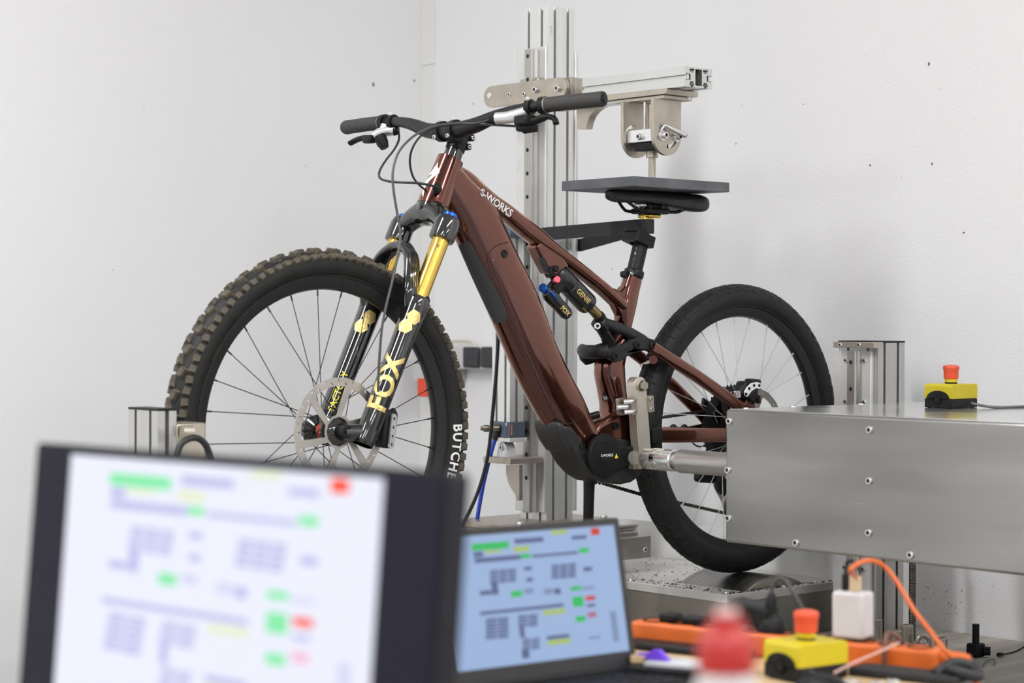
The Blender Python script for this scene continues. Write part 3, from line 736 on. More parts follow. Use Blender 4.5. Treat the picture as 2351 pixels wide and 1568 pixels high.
def sring(c, N, h, w, e0, n=28, B=EY):
    r = []
    for k in range(n):
        t = 2*pi*k/n; a, b = cos(t), sin(t); e = e0 if not isinstance(e0, tuple) else e0[0 if a > 0 else 1]
        r.append(c + N*(h*math.copysign(abs(a)**(2/e), a)) + B*(w*math.copysign(abs(b)**(2/e), b)))
    return r
def traced_tube(secs, e=2.7, n=28, Y0=0, sub=4, fac=.97):
    """tube in the bike's plane from pairs of opposite outline points and half widths"""
    cs = [P((a+c)/2, (b+d)/2, Y=Y0) for a, b, c, d, w in secs]; hs = []
    for i, (a, b, c, d, w) in enumerate(secs):
        t = (cs[min(i+1, len(cs)-1)]-cs[max(i-1, 0)]).normalized(); N = V((-t.z, 0, t.x))
        p0 = pix(cs[i]); jn = (pix(cs[i]+N*.01)-p0)/.01; jy = (pix(cs[i]+EY*.01)-p0)/.01; jt = (pix(cs[i]+t*.01)-p0).normalized()
        pn = V((-jt.y, jt.x)); s = abs((V((a, b))-V((c, d))).dot(pn))/2
        hs.append(sqrt(max(s*s-(w*abs(jy.dot(pn)))**2, (.35*s)**2))/abs(jn.dot(pn))*fac)
    C = smooth_path([V((c.x, hs[i], c.z)) for i, c in enumerate(cs)], sub); Wd = smooth_path([V((s[4], 0, 0)) for s in secs], sub)
    rings = []
    for i, p in enumerate(C):
        q = V((p.x, Y0, p.z)); a = C[max(i-1, 0)]; b = C[min(i+1, len(C)-1)]
        t = V((b.x-a.x, 0, b.z-a.z)).normalized(); N = V((-t.z, 0, t.x))
        rings.append(sring(q, N, p.y, Wd[i].x, e, n))
    return MB().loft(rings)
def px_plate(pts, y0, y1):
    """outline traced on the bike's middle plane, extruded from y0 to y1 (y0 < y1)"""
    o = [P(x, y, Y=(y0+y1)/2) for x, y in pts]; o = [(p.x, p.z) for p in o]
    ar = sum(o[i][0]*o[(i+1) % len(o)][1]-o[(i+1) % len(o)][0]*o[i][1] for i in range(len(o)))
    if ar < 0: o = o[::-1]
    return MB().plate(o, (0, y1, 0), EX, EZ, y1-y0)

# ------------------------------------------------------------------ wheels
def knob_mesh(lx, ly, h, name):
    mb = MB(); k = .74
    vs = [(sx*lx/2, sy*ly/2, -.0015) for sx, sy in ((-1,-1),(1,-1),(1,1),(-1,1))] + [(sx*lx/2*k, sy*ly/2*k, h) for sx, sy in ((-1,-1),(1,-1),(1,1),(-1,1))]
    mb.add(vs, [(3,2,1,0),(4,5,6,7),(0,1,5,4),(1,2,6,5),(2,3,7,6),(3,0,4,7)])
    return mb
def wheel(name, C, R, rb, ri, kn, near_rotor, rr, spoke_mat, tread_mat, label):
    a = .0285 if kn else .0305; b = .031; rm = R-(.0065 if kn else .0025)-a
    def surf(th, ph, off=0):
        r = rm+(a+off)*cos(ph); y = (b+off)*sin(ph)
        return C+V((r*cos(th), y, r*sin(th)))
    rim = MB().lathe([(ri, -.004), (ri+.003, -.011), (rb-.004, -.0165), (rb+.003, -.0175), (rb+.003, -.014), (rb-.004, -.012), (rb-.004, .012), (rb+.003, .014), (rb+.003, .0175), (rb-.004, .0165), (ri+.003, .011), (ri, .004)], C, EY, 96, closed=True)
    w = tag(ob(name, rim, RIMM, bike, 30), label)
    pm = math.acos(max(-1, (rb-rm)/a)) if rb > rm-a else pi*.9
    prof = [(rb-.003, -.0135)] + [(rm+a*cos(t), b*sin(t)) for t in [-pm+2*pm*i/22 for i in range(23)]] + [(rb-.003, .0135)]
    ob('tyre', MB().lathe(prof, C, EY, 120), TYRE, w, 60)
    ob('bead_line', MB().lathe([(rb+.0045+.0012*cos(t), -.0215+.0012*sin(t)) for t in [2*pi*i/6 for i in range(6)]], C, EY, 96, closed=True), RUBBER, w)
    if kn:
        cm = mesh_of('tread_knob', knob_mesh(.0235, .0165, .0070, 'c'), tread_mat, 0); sm_ = mesh_of('tread_knob', knob_mesh(.0175, .0150, .0078, 's'), tread_mat, 0)
        spots = [(2*pi*i/100, ph, sm_, .12*(1 if i % 2 else -1)) for i in range(100) for ph in ((-1.0, 1.0) if 1 else ())]
        spots += [(2*pi*(i+.25+.5*(k > 0))/50, k*(.20 if i % 2 else .34), cm, .4*k) for i in range(50) for k in (-1, 1)]
        for t2, ph, me_, tw in spots:
            p = surf(t2, ph); nrm = V((cos(ph)*cos(t2), sin(ph), cos(ph)*sin(t2))); tg = V((-sin(t2), 0, cos(t2)))
            link('tread_knob', me_, w, frame_to(nrm, p, tg) @ Matrix.Rotation(tw, 4, 'Z'))
    else:
        km = knob_mesh(.018, .013, .0012, 'k'); mb = MB()
        for i in range(68):
            for ph, dth in ((-.95, 0), (-.55, .5), (-.18, 0), (.18, .5), (.55, 0), (.95, .5)):
                t2 = 2*pi*(i+dth)/68; p = surf(t2, ph); m = frame_to(V((cos(ph)*cos(t2), sin(ph), cos(ph)*sin(t2))), p, V((-sin(t2), 0, cos(t2))))
                mb.add([m @ V(v) for v in km.v], km.f)
        tag(ob('tread', mb, TYRE, w, 0), kind='stuff')
    for i in range(28):
        th = 2*pi*i/28+.06; s = -1 if i % 2 else 1; d = 1 if (i//2) % 2 else -1
        p1 = C+V(((ri+.001)*cos(th), s*.002, (ri+.001)*sin(th))); t2 = th+d*1.2
        p0 = C+V((.027*cos(t2), s*.031, .027*sin(t2)))
        u = (p0-p1).normalized()
        sp = MB().cyl(p0, p1+u*.012, .0010, n=6); sp.cyl(p1+u*.014, p1-u*.003, .0019, n=6)
        ob('spoke', sp, spoke_mat, w, 60)
    ob('hub', MB().lathe([(.008, -.050), (.0165, -.05), (.0175, -.040), (.031, -.034), (.031, -.029), (.0155, -.022), (.0145, .018), (.031, .027), (.031, .033), (.019, .036), (.018, .050), (.008, .05)], C, EY, 32), BLACKG, w)
    ob('hub_logo', MB().lathe([(.0158, -.012), (.0158, .006)], C, EY, 24), mat('hub red label '+name, (.7, .08, .03), .4), w)
    # rotor
    holes = [circ(0, 0, .021, 20)]
    k = rr/.11; ins = rr-.017
    for i in range(6):
        a0 = 2*pi*i/6+.25; h = []
        for j in range(8):
            t = a0+.09+(pi/3-.18)*j/7; h.append((ins*cos(t), ins*sin(t)))
        for j in range(6):
            t = a0+.42+(pi/3-.36)*(5-j)/5; h.append((.034*cos(t), .034*sin(t)))
        holes.append(h)
    for i in range(36):
        t = 2*pi*i/36; r = rr-.0085+(.0028 if i % 2 else -.0026)
        c = V((r*cos(t), r*sin(t))); d = V((cos(t+.75), sin(t+.75)))*.0042; e_ = V((-d.y, d.x)).normalized()*.0014
        holes.append([tuple(c+d+e_), tuple(c-d+e_), tuple(c-d-e_), tuple(c+d-e_)])
    out = [(rr*(1+.006*cos(18*2*pi*i/108))*cos(2*pi*i/108), rr*(1+.006*cos(18*2*pi*i/108))*sin(2*pi*i/108)) for i in range(108)]
    ob('brake_rotor', MB().plate(out, C+EY*(near_rotor+.0009), EX, EZ, .0018, holes), ROTOR, w, 38)
    ob('rotor_carrier', MB().lathe([(.008, near_rotor-.012), (.020, near_rotor-.012), (.027, near_rotor-.006), (.030, near_rotor-.0015)], C, EY, 12), BLACKG, w)
    return w, surf, rm, a, b
fw_, surfF, rmF, aF, bF = wheel('front_wheel', FC, .374, .313, .289, True, -.052, .110, SPOKE, DUSTY, 'knobbly mud-dusted front wheel')
rw_, surfR, rmR, aR, bR = wheel('rear_wheel', RC, .355, .296, .273, False, -.055, .100, SPOKE2, DUSTY2, 'dusty rear wheel on the roller')
def tyre_text(txt, px_, py_, size, m, w, C, rm, a, b, **k):
    q = P(px_, py_, Y=-.028)-C; r0 = hypot(q.x, q.z); th0 = atan2(q.z, q.x)
    def fn(u, v):
        r = r0+v; th = th0-u/r0
        y = -b*sqrt(max(.05, 1-((r-rm)/a)**2))-.0008
        return C+V((r*cos(th), y, r*sin(th)))
    ob('sidewall_lettering', text_mb(txt, size, fn, sub=2, **k), m, w, 0)
tyre_text('BUTCHER', 1044, 1047, .0285, WHITED, fw_, FC, rmF, aF, bF, offset=.0007, spacing=1.15)
tyre_text('SPECIALIZED', 488, 857, .021, mat('faded gold print', (.20, .16, .07), .6), fw_, FC, rmF, aF, bF, offset=.0006, shear=.25)

# ------------------------------------------------------------------ fork
FT = .481
def fa(z, y=0, fwd=0): return V((-1.193+FT*(z-.975)-fwd, y, z))
AX = V((FT, 0, 1)).normalized(); FY = .076
pts = [fa(1.392, -FY), fa(1.412, -.058), fa(1.428, -.03), fa(1.432), fa(1.428, .03), fa(1.412, .058), fa(1.392, FY)]
fork = tag(ob('fork', MB().tube(smooth_path(pts, 5), rad([.021, .0225, .026, .029, .026, .0225, .021], 5), 24), BLACKG, bike, 60), 'black suspension fork with gold stanchions')
ob('crown_race', MB().cyl(fa(1.425), fa(1.446), .030, .031, 28), BLACKG, fork)
def leg_decals(y, far):
    ref = CAM-fa(1.15, y)
    def fn(z, r=.0247): return cyl_fn(fa(z, y), AX, r, ref)
    if not far:
        zc_ = P(878, 886, Y=y-.02).z
        ob('decal', text_mb('FOX', .060, fn(zc_), offset=.0021, sub=2, spacing=1.04), GOLDD, fork, 0)
    else:
        zc_ = P(775, 905, Y=y-.02).z
        ob('decal', text_mb('FACTORY', .020, fn(zc_), offset=.0003, sub=2), YELD, fork, 0)
    for (x, yy, r, sx) in (((917, 733, .0165, 0), (908, 757, .0165, 0)) if not far else ((823, 733, .0165, 0), (813, 757, .0165, 0))):
        f = fn(P(x, yy, Y=y-.02).z, .0257); mb = MB(); dv = (.005 if yy < 745 else -.006)*-1
        ring1 = [(r*cos(pi/3*i+.4), r*sin(pi/3*i+.4)) for i in range(6)]
        pts_ = []
        for i in range(6):
            for j in range(4): pts_.append((ring1[i][0]*(1-j/4)+ring1[(i+1) % 6][0]*j/4, ring1[i][1]*(1-j/4)+ring1[(i+1) % 6][1]*j/4))
        vs = [f(0, dv)]+[f(a_*.5, b_*.5+dv) for a_, b_ in pts_]+[f(a_, b_+dv) for a_, b_ in pts_]; n = 24
        mb.add(vs, [(0, 1+i, 1+(i+1) % n) for i in range(n)]+[(1+i, 1+n+i, 1+n+(i+1) % n, 1+(i+1) % n) for i in range(n)])
        ob('hexagon_decal', mb, GOLDD, fork, 0)
for s in (-1, 1):
    y = s*FY
    ob('crown_clamp', MB().lathe([(.017, 0), (.0265, .001), (.0275, .006), (.0272, .040), (.024, .052), (.017, .056), (.0001, .056)], fa(1.370, y), AX, 28), BLACKG, fork)
    ob('top_cap', MB().lathe([(.0165, 0), (.0165, .004), (.014, .007), (.006, .008), (.006, .005), (.0001, .005)], fa(1.370, y)+AX*.0561, AX, 20), BLUEA, fork)
    ob('stanchion', MB().cyl(fa(1.20, y), fa(1.371, y), .0182, n=32), GOLD, fork)
    f = cyl_fn(fa(1.352, y), AX, .0184, CAM-fa(1.3, y))
    ob('stanchion_mark', text_mb('K', .0105, lambda u, v: f(v, -u), sub=1), BLACKM, fork, 0)
    prof = [(.020, -.012), (.0225, -.004), (.0235, .06), (.0240, .20), (.0250, .285), (.0262, .300), (.0262, .316), (.0235, .322), (.0185, .323)]
    ob('lower_leg', MB().lathe(prof, fa(.958, y), AX, 32), BLACKG, fork)
    ob('axle_boss', MB().tube([fa(.972, y-s*.004), FC+EY*(y-s*.010)], [.0175, .0165], 16), BLACKG, fork)
    ob('axle_end', MB().lathe([(.0001, .004), (.005, .004), (.006, .010), (.0125, .010), (.0135, .004), (.0135, -.012)], FC+EY*(y-s*.004), EY*s, 20), BLACKM, fork)
    leg_decals(y, s > 0)
ap = [fa(1.232, -FY, .010), fa(1.262, -.074, .026), fa(1.300, -.066, .036), fa(1.335, -.048, .040), fa(1.354, -.020, .042), fa(1.357, 0, .042), fa(1.354, .020, .042), fa(1.335, .048, .040), fa(1.300, .066, .036), fa(1.262, .074, .026), fa(1.232, FY, .010)]
ob('arch', MB().tube(smooth_path(ap, 4), [(.019, .012)]*41, 16, flat=EX), BLACKG, fork, 60)
for k in range(3):
    q = [p+V((-.012+.007*k, -.0125+.002*k, .006+.002*k)) for p in ap[1:5]]
    ob('arch_rib', MB().tube(smooth_path(q, 4), .0028, 8), BLACKG, fork)
ob('hose_guide', MB().box(P(975, 690, Y=-.09), (.020, .014, .014), Matrix.Rotation(-.3, 3, 'Y')), BLACKP, fork, 38, .003)
q = P(880, 985, Y=-.058)
cal = ob('brake_caliper', MB().box(q+V((.004, 0, 0)), (.036, .040, .078), Matrix.Rotation(.15, 3, 'Y')), BLACKM, fork, 38, .008, 3)
o = rrect(-.009, -.036, .009, .036, .008)
hl = [circ(0, z, .0036, 12) for z in (-.027, -.010, .008, .026)]
c = P(899, 990, Y=-.078)
mb = MB().plate(o, c, V((.93, .30, -.15)).normalized(), V((.12, 0, .99)).normalized(), .004, hl)
ob('caliper_plate', mb, SILVER, fork, 38)
ob('caliper_bolt', MB().tube([P(893, 952, Y=-.06), P(905, 945, Y=-.06)], .009, 12), BLACKM, fork)

# ------------------------------------------------------------------ frame
HTt = P(1033, 367, Y=0); HTb = P(984, 476, Y=0); HTt.x = fa(HTt.z).x+.002; HTb.x = fa(HTb.z).x+.002
hv = (HTt-HTb)
mb = MB().lathe([(.022, 0), (.0340, .0), (.0345, .015), (.0330, .04), (.0310, .07), (.0300, hv.length-.012), (.0295, hv.length), (.020, hv.length+.001)], HTb, hv, 48)
frame = tag(ob('frame', mb, PAINT, bike, 50), 'glossy cherry red-brown carbon frame')
DT = [(985, 425, 1052, 385, .0295), (1000, 462, 1088, 425, .032), (1022, 505, 1122, 462, .035), (1040, 545, 1143, 494, .037), (1085, 645, 1187, 591, .040), (1126, 736, 1232, 681, .040),
      (1175, 849, 1276, 797, .040), (1210, 918, 1310, 868, .040), (1240, 970, 1338, 922, .042), (1268, 1012, 1358, 968, .042), (1295, 1045, 1380, 1000, .040)]
ob('down_tube', traced_tube(DT, (3.4, 2.0), 48), PAINT, frame, 60)
TT = [(1020, 440, 1050, 378, .024), (1052, 455, 1078, 394, .027), (1100, 488, 1124, 437, .027), (1146, 504, 1172, 472, .024), (1205, 552, 1231, 517, .023), (1255, 586, 1282, 562, .022), (1300, 617, 1322, 594, .021), (1365, 668, 1386, 645, .021), (1402, 702, 1424, 680, .021), (1425, 722, 1445, 700, .020)]
ob('top_tube', traced_tube(TT, 2.8, 28), PAINT, frame, 60)
ST = [(1432, 637, 1474, 641, .0185), (1424, 662, 1468, 666, .019), (1415, 690, 1462, 695, .021), (1411, 715, 1457, 717, .022), (1411, 740, 1451, 742, .022), (1409, 768, 1445, 772, .022), (1390, 800, 1440, 808, .024), (1366, 840, 1434, 845, .028), (1372, 890, 1436, 890, .030), (1378, 935, 1440, 930, .034), (1372, 985, 1446, 980, .036)]
ob('seat_tube', traced_tube(ST, 2.6, 28), PAINT, frame, 60)
ob('seat_gusset', px_plate([(1385, 662), (1404, 662), (1418, 670), (1430, 655), (1445, 700), (1432, 735), (1418, 725), (1405, 700)], -.013, .013), PAINT, frame, 38, .006, 3)
ob('bottom_bracket_shell', px_plate([(1332, 1000), (1350, 968), (1378, 952), (1405, 940), (1438, 930), (1452, 955), (1455, 1010), (1440, 1040), (1380, 1050), (1340, 1035)], -.040, .040), PAINT, frame, 50, .012, 4)
ob('shock_mount', px_plate([(1219, 566), (1233, 596), (1250, 627), (1268, 631), (1285, 615), (1296, 612), (1270, 572), (1240, 548)], -.019, .019), PAINT, frame, 50, .005, 3)
ob('slot_shade', px_plate([(1236, 594), (1245, 588), (1254, 598), (1262, 622), (1254, 628), (1246, 616)], -.0205, -.0192), DARK, frame)  # near-black plate on the mount face paints the shade inside a slot
ob('frame_bolt', MB().lathe([(.0001, .001), (.003, .001), (.004, .003), (.008, .003), (.009, 0)], P(1265, 620, Y=-.0195), -EY, 16), BLACKM, frame)
# motor unit
mo = px_plate([(1262, 976), (1278, 1018), (1306, 1066), (1328, 1090), (1352, 1104), (1394, 1110), (1420, 1104), (1440, 1090), (1450, 1066), (1452, 1020), (1425, 1012), (1385, 1003), (1345, 1030), (1318, 1032), (1298, 1000), (1282, 978)], -.046, .046)
motor = tag(ob('motor', mo, mat('satin black motor cover', (.017, .017, .018), .42, var=.2, vscale=50, coat=.1), bike, 50, .014, 4), 'black mid-drive motor unit')
ob('guard_tip', px_plate([(1250, 963), (1266, 970), (1285, 995), (1300, 1030), (1282, 1040), (1262, 1010), (1252, 985)], -.0435, .0435), motor.data.materials[0], motor, 50, .012, 3)
MC = P(1386, 1045, Y=-.056)
ob('motor_cover', MB().lathe([(.0001, .0105), (.019, .0105), (.020, .0085), (.036, .0085), (.040, .007), (.046, .0065), (.0485, .004), (.0485, -.006)], MC, -EY, 56), BLACKP, motor, 30)
ob('cover_tongue', px_plate([(1392, 1012), (1415, 1024), (1450, 1024), (1453, 1068), (1425, 1074), (1400, 1086)], -.0605, -.044), BLACKP, motor, 38, .004, 3)
ob('motor_lettering', text_mb('S-WORKS', .0088, flat_fn(MC-EY*.0112, EX, EZ), offset=.0002), WHITED, motor, 0)
q = P(1415, 1047, Y=-.0652)
ob('warning_triangle', MB().plate([(-.0055, -.005), (.0055, -.005), (0, .006)], q+EY*.0, EX, EZ, .0005), YELD, motor, 0)
for x, y in ((1335, 1025), (1414, 978)): ob('motor_bolt', MB().lathe([(.0001, .0008), (.0035, .0008), (.0045, .004), (.0085, .004), (.0095, 0)], P(x, y, Y=-.0415 if x > 1350 else -.044), -EY, 16), BLACKM, motor)
# details on the frame
def dt_side(x, y, e=.0012):
    return P(x, y, Y=-.0405-e)
gp = [(1052, 560), (1066, 552), (1082, 556), (1122, 632), (1158, 712), (1160, 735), (1152, 742), (1134, 742), (1118, 712), (1085, 640)]
def project_on(obj_mb_tree, pts, off):
    out = []
    for x, y in pts:
        d = (P(x, y, Y=0)-CAM).normalized(); h = obj_mb_tree.ray_cast(CAM, d)
        if h[0] is not None and h[1].dot(d) > 0: h = (h[0], -h[1])
        out.append((h[0]+h[1]*off, h[1]) if h[0] is not None else None)
    return out
from mathutils.bvhtree import BVHTree
def tree_of(*obs):
    vs = []; fs = []
    for o in obs:
        k = len(vs); vs += [v.co.copy() for v in o.data.vertices]; fs += [[i+k for i in p.vertices] for p in o.data.polygons]
    return BVHTree.FromPolygons(vs, fs)
bpy.context.view_layer.update()
dt = bpy.data.objects['down_tube']; tt = bpy.data.objects['top_tube']
TDT = tree_of(dt); THT = tree_of(frame, dt)
def strip_patch(left, right, nu, tree, off, m, name, parent, th=0):
    """a thin skin laid on a tube: its two long edges traced, filled between and dropped on the surface"""
    L = smooth_path([V((x, y, 0)) for x, y in left], 6); R_ = smooth_path([V((x, y, 0)) for x, y in right], 6)
    n = min(len(L), len(R_)); rows = []
    for i in range(n):
        a = L[int(i*(len(L)-1)/(n-1))]; b = R_[int(i*(len(R_)-1)/(n-1))]
        row = project_on(tree, [(a.x+(b.x-a.x)*j/nu, a.y+(b.y-a.y)*j/nu) for j in range(nu+1)], off)
        last = None
        for j in range(nu+1):
            if row[j] is None: row[j] = last
            else: last = row[j]
        nxt = None
        for j in range(nu, -1, -1):
            if row[j] is None: row[j] = nxt
            else: nxt = row[j]
        rows.append(row)
    rows = [r for r in rows if r[0] is not None]
    mb = MB(); n = len(rows)
    vs = [p[0] for r in rows for p in r]+[p[0]-p[1]*(off+.002) for r in rows for p in r]; K = nu+1; N = n*K; fs = []
    for i in range(n-1):
        for j in range(nu):
            fs.append((i*K+j, i*K+j+1, (i+1)*K+j+1, (i+1)*K+j))
    for j in range(nu):
        fs.append((j, N+j, N+j+1, j+1)); q = (n-1)*K; fs.append((q+j+1, N+q+j+1, N+q+j, q+j))
    for i in range(n-1):
        fs.append((i*K, (i+1)*K, N+(i+1)*K, N+i*K)); q = nu; fs.append(((i+1)*K+q, i*K+q, N+i*K+q, N+(i+1)*K+q))
    mb.add(vs, fs)
    return ob(name, mb, m, parent, 50)
strip_patch([(1054, 562), (1086, 637), (1122, 713), (1136, 740)], [(1078, 552), (1119, 628), (1160, 712), (1160, 740)], 5, TDT, .0028, mat('matte rubber guard', (.030, .032, .034), .6), 'down_tube_guard', frame)
def seam(pts, tree, r, name, off=0.0002, m=None):
    s = smooth_path([V((x, y, 0)) for x, y in pts], 5); q = [h[0] for h in project_on(tree, [(p.x, p.y) for p in s], off) if h]
    if len(q) > 2: ob(name, MB().tube(q, r, 6), m or DARK, frame)
seam([(1166, 556), (1145, 562), (1128, 574), (1120, 590), (1122, 612), (1150, 680), (1190, 770), (1230, 862), (1268, 945), (1284, 968), (1300, 974), (1325, 964), (1341, 950)], TDT, .0009, 'cover_seam')
seam([(1030, 505), (1060, 525), (1085, 560), (1100, 600)], TDT, .0007, 'cover_seam')
h = project_on(TDT, [(1158, 583)], 0)[0]
if h: ob('cover_lock', MB().lathe([(.0001, .0006), (.006, .0006), (.0085, .0022), (.0095, 0)], h[0], h[1], 18), BLACKM, frame)
# down-tube battery cover rib: a low raised band along the middle of the flank
strip_patch([(1124, 600), (1160, 690), (1205, 790), (1255, 900), (1285, 962)], [(1150, 588), (1188, 680), (1234, 782), (1282, 890), (1310, 950)], 4, TDT, .0022, BLACKG if 0 else PAINT, 'battery_cover', frame)
# lettering
a = P(1098, 447, Y=-.026); b = P(1174, 499, Y=-.026); ux = (b-a).normalized(); ux.y = 0; ux.normalize(); uy = V((-ux.z, 0, ux.x))
Ttt = tree_of(tt, dt, frame)
def on_tube(u, v, c, ux, uy, tree, off=.0009):
    p = c+ux*u+uy*v+EY*-.1
    hit = tree.ray_cast(p, EY)
    return (hit[0]-EY*off) if hit[0] is not None else c+ux*u+uy*v
cc = P(1138, 466, Y=-.026)
ob('frame_lettering', text_mb('S-WORKS', .0245, lambda u, v: on_tube(u, v, cc, ux, uy, Ttt), offset=.0006, sub=2, shear=.12, spacing=.98), WHITED, frame, 0)
logo = [[(1007, 372), (1005, 384), (1010, 390), (1008, 398), (998, 405), (988, 414), (980, 424), (986, 410), (993, 400), (984, 404), (994, 390)],
        [(1000, 396), (994, 408), (984, 417), (977, 430), (974, 442), (972, 453), (969, 446), (972, 430), (979, 415), (988, 405)]]
for lg in logo:
    hits = project_on(THT, lg, .0008)
    if 1:
        tri = tessellate_polygon([[V((x, y, 0)) for x, y in lg]])
        cen = []
        mb = MB(); 
        for tr_ in tri:
            A, B, C_ = [V((lg[i][0], lg[i][1])) for i in tr_]
            N = 5; idx = {}
            for i in range(N+1):
                for j in range(N+1-i):
                    p = A+(B-A)*i/N+(C_-A)*j/N; hh_ = project_on(THT, [(p.x, p.y)], .0008)[0]
                    if hh_: idx[i, j] = len(mb.v); mb.v.append(tuple(hh_[0]))
            for i in range(N):
                for j in range(N-i):
                    for tr3 in (((i, j), (i+1, j), (i, j+1)), ((i+1, j), (i+1, j+1), (i, j+1))):
                        if all(k in idx for k in tr3): mb.f.append(tuple(idx[k] for k in tr3)); mb.m.append(0)
        ob('head_badge', mb, WHITED, frame, 0)
Tst = tree_of(bpy.data.objects['seat_tube'])
h = project_on(Tst, [(1390, 911)], .0008)[0]
if h:
    n_ = h[1]; u_ = EZ.cross(n_).normalized(); u_ = u_ if u_.dot(RT) > 0 else -u_; v_ = n_.cross(u_)
    if v_.z < 0: v_ = -v_
    ob('size_badge', MB().plate([(-.010, -.009), (.010, -.009), (.010, -.006), (.003, .010), (0, .014), (-.003, .010), (-.010, -.006)], h[0]-n_*.001, u_, v_, .0014), BLACKP, frame, 0)
    ob('size_lettering', text_mb('S4', .0125, flat_fn(h[0]+n_*.0006-v_*.003, u_, v_), offset=.0003), WHITED, frame, 0)
q = P(1352, 957, Y=-.012)
ob('drain_plug', MB().cyl(q, q+V((.022, -.01, .006)), .008), BLACKM, frame)
ob('cable_port', MB().ball(P(1004, 433, Y=-.034), (.012, .006, .012)), BLACKM, frame)

# ------------------------------------------------------------------ rear triangle
def bar(pts, h, w, e, mat_, name, parent, n=20):
    C = [V(p) for p in pts]; rings = []
    for i in range(len(C)):
        t = (C[min(i+1, len(C)-1)]-C[max(i-1, 0)]).normalized(); N = V((-t.z, 0, t.x)).normalized()
        rings.append(sring(C[i], N, h[i] if isinstance(h, list) else h, w, e, n))
    return ob(name, MB().loft(rings), mat_, parent, 50)
ns = smooth_path([P(1496, 797, Y=-.052), P(1530, 819, Y=-.060), P(1600, 864, Y=-.066), P(1660, 906, Y=-.068), P(1702, 936, Y=-.068)], 4)
bar(ns, .0150, .0095, 3, PAINT, 'seat_stay', frame)
bar([P(1432, 792, Y=.060), P(1480, 828, Y=.062), P(1545, 886, Y=.064), P(1605, 946, Y=.066), P(1632, 975, Y=.066)], .0150, .0095, 3, PAINT, 'seat_stay', frame)
cs_ = [P(1452, 1000, Y=-.046), P(1500, 999, Y=-.052), P(1580, 999, Y=-.062), P(1665, 999, Y=-.068), P(1718, 990, Y=-.070)]
bar(cs_, [.0165, .0180, .0175, .0165, .016], .0095, 5, PAINT, 'chain_stay', frame)
bar([V((p.x, -p.y, p.z)) for p in cs_], .0150, .0095, 5, PAINT, 'chain_stay', frame)
ob('stay_sleeve', MB().box(P(1503, 1000, Y=-.056), (.034, .0215, .038)), BLACKP, frame, 38, .004)
for s in (-1, 1):
    ob('dropout', MB().plate([(-.022, -.03), (.012, -.038), (.026, -.02), (.024, .018), (0, .045), (-.05, .075), (-.055, .055)], V((RC.x, s*.070+.004, RC.z)), EX, EZ, .008), PAINT if s < 0 else BLACKM, frame, 38, .002)
ob('stay_bridge', MB().cyl(P(1478, 838, Y=.058), P(1500, 826, Y=-.056), .010), PAINT, frame)
for x in (1546, 1571): ob('stay_guard_bump', MB().ball(P(x, 984, Y=.055), (.012, .008, .011)), RUBBER, frame)
# linkage
LKM = mat('satin black forged link', (.02, .02, .021), .36, .4)
lk = px_plate([(1392, 800), (1408, 796), (1428, 790), (1445, 780), (1462, 775), (1482, 775), (1500, 780), (1509, 792), (1506, 806), (1494, 810), (1480, 804), (1466, 806), (1440, 816), (1424, 828), (1410, 832), (1398, 826), (1394, 814)], -.052, -.040)
link_ = tag(ob('rocker_link', lk, LKM, bike, 38, .003, 3), 'black suspension rocker link')
ob('link_cheek', px_plate([(1330, 806), (1350, 798), (1372, 790), (1400, 782), (1428, 780), (1450, 790), (1448, 812), (1430, 812), (1400, 818), (1366, 832), (1346, 838), (1334, 826)], .040, .052), LKM, link_, 38, .003, 3)
a = P(1398, 806, Y=-.044); b = V((a.x, .044, a.z))
ob('link_bridge', MB().tube([a, V((a.x-.012, -.03, a.z-.002)), V((a.x-.020, 0, a.z-.002)), V((a.x-.012, .03, a.z-.002)), b], [(.016, .013)]*5, 14, flat=EZ), LKM, link_, 60)
for x, y, r in ((1411, 818, .0095), (1462, 793, .0085), (1500, 793, .0115)):
    ob('pivot_bolt', MB().lathe([(.0001, .001), (.004, .001), (.005, .004), (r*.9, .004), (r, .002), (r, -.004)], P(x, y, Y=-.053), -EY, 20), BLACKM, link_)
ob('link_window_shade', px_plate([(1428, 808), (1445, 796), (1456, 800), (1440, 808)], -.0535, -.0522), DARK, link_)  # dark plate on the link paints the shade of an opening
# shock
sa, sb = P(1281, 628, Y=0), P(1352, 702, Y=0); sx_ = (sb-sa).normalized(); SL = (sb-sa).length
sh = MB().lathe([(.012, -.016), (.018, -.012), (.0225, 0), (.0245, .010), (.0245, SL*.30), (.0238, SL*.31), (.0238, SL*.36), (.0250, SL*.37), (.0250, SL*.93), (.0225, SL*.985), (.0150, SL)], sa, sx_, 36)
shock = tag(ob('rear_shock', sh, mat('satin black shock can', (.012, .012, .013), .3, coat=.3), bike, 40), 'black rear shock with gold lettering')
se = P(1386, 738, Y=0)
ob('shaft', MB().cyl(sb, se, .0118, n=24), KASH, shock)
ob('bump_ring', MB().cyl(sb.lerp(se, .62), sb.lerp(se, .80), .0135, n=20), BLACKM, shock)
ob('shock_head', MB().ball(sa-sx_*.006, (.022, .020, .022)), BLACKM, shock)
ob('eyelet', MB().cyl(P(1270, 626, Y=0)+EY*.017, P(1270, 626, Y=0)-EY*.017, .012), BLACKM, shock)
pa, pb = P(1257, 672, Y=-.012), P(1304, 724, Y=-.012); pd = (pb-pa).normalized(); PL = (pb-pa).length
ob('reservoir', MB().lathe([(.0001, -.004), (.012, -.004), (.0165, .004), (.0170, PL*.25), (.0150, PL*.5), (.0150, PL*.9), (.012, PL), (.0001, PL)], pa, pd, 28), shock.data.materials[0], shock)
ob('reservoir_bridge', MB().box((pa+sa)/2+sx_*.012, (.034, .026, .030), Matrix.Rotation(-.75, 3, 'Y')), BLACKM, shock, 38, .006, 3)
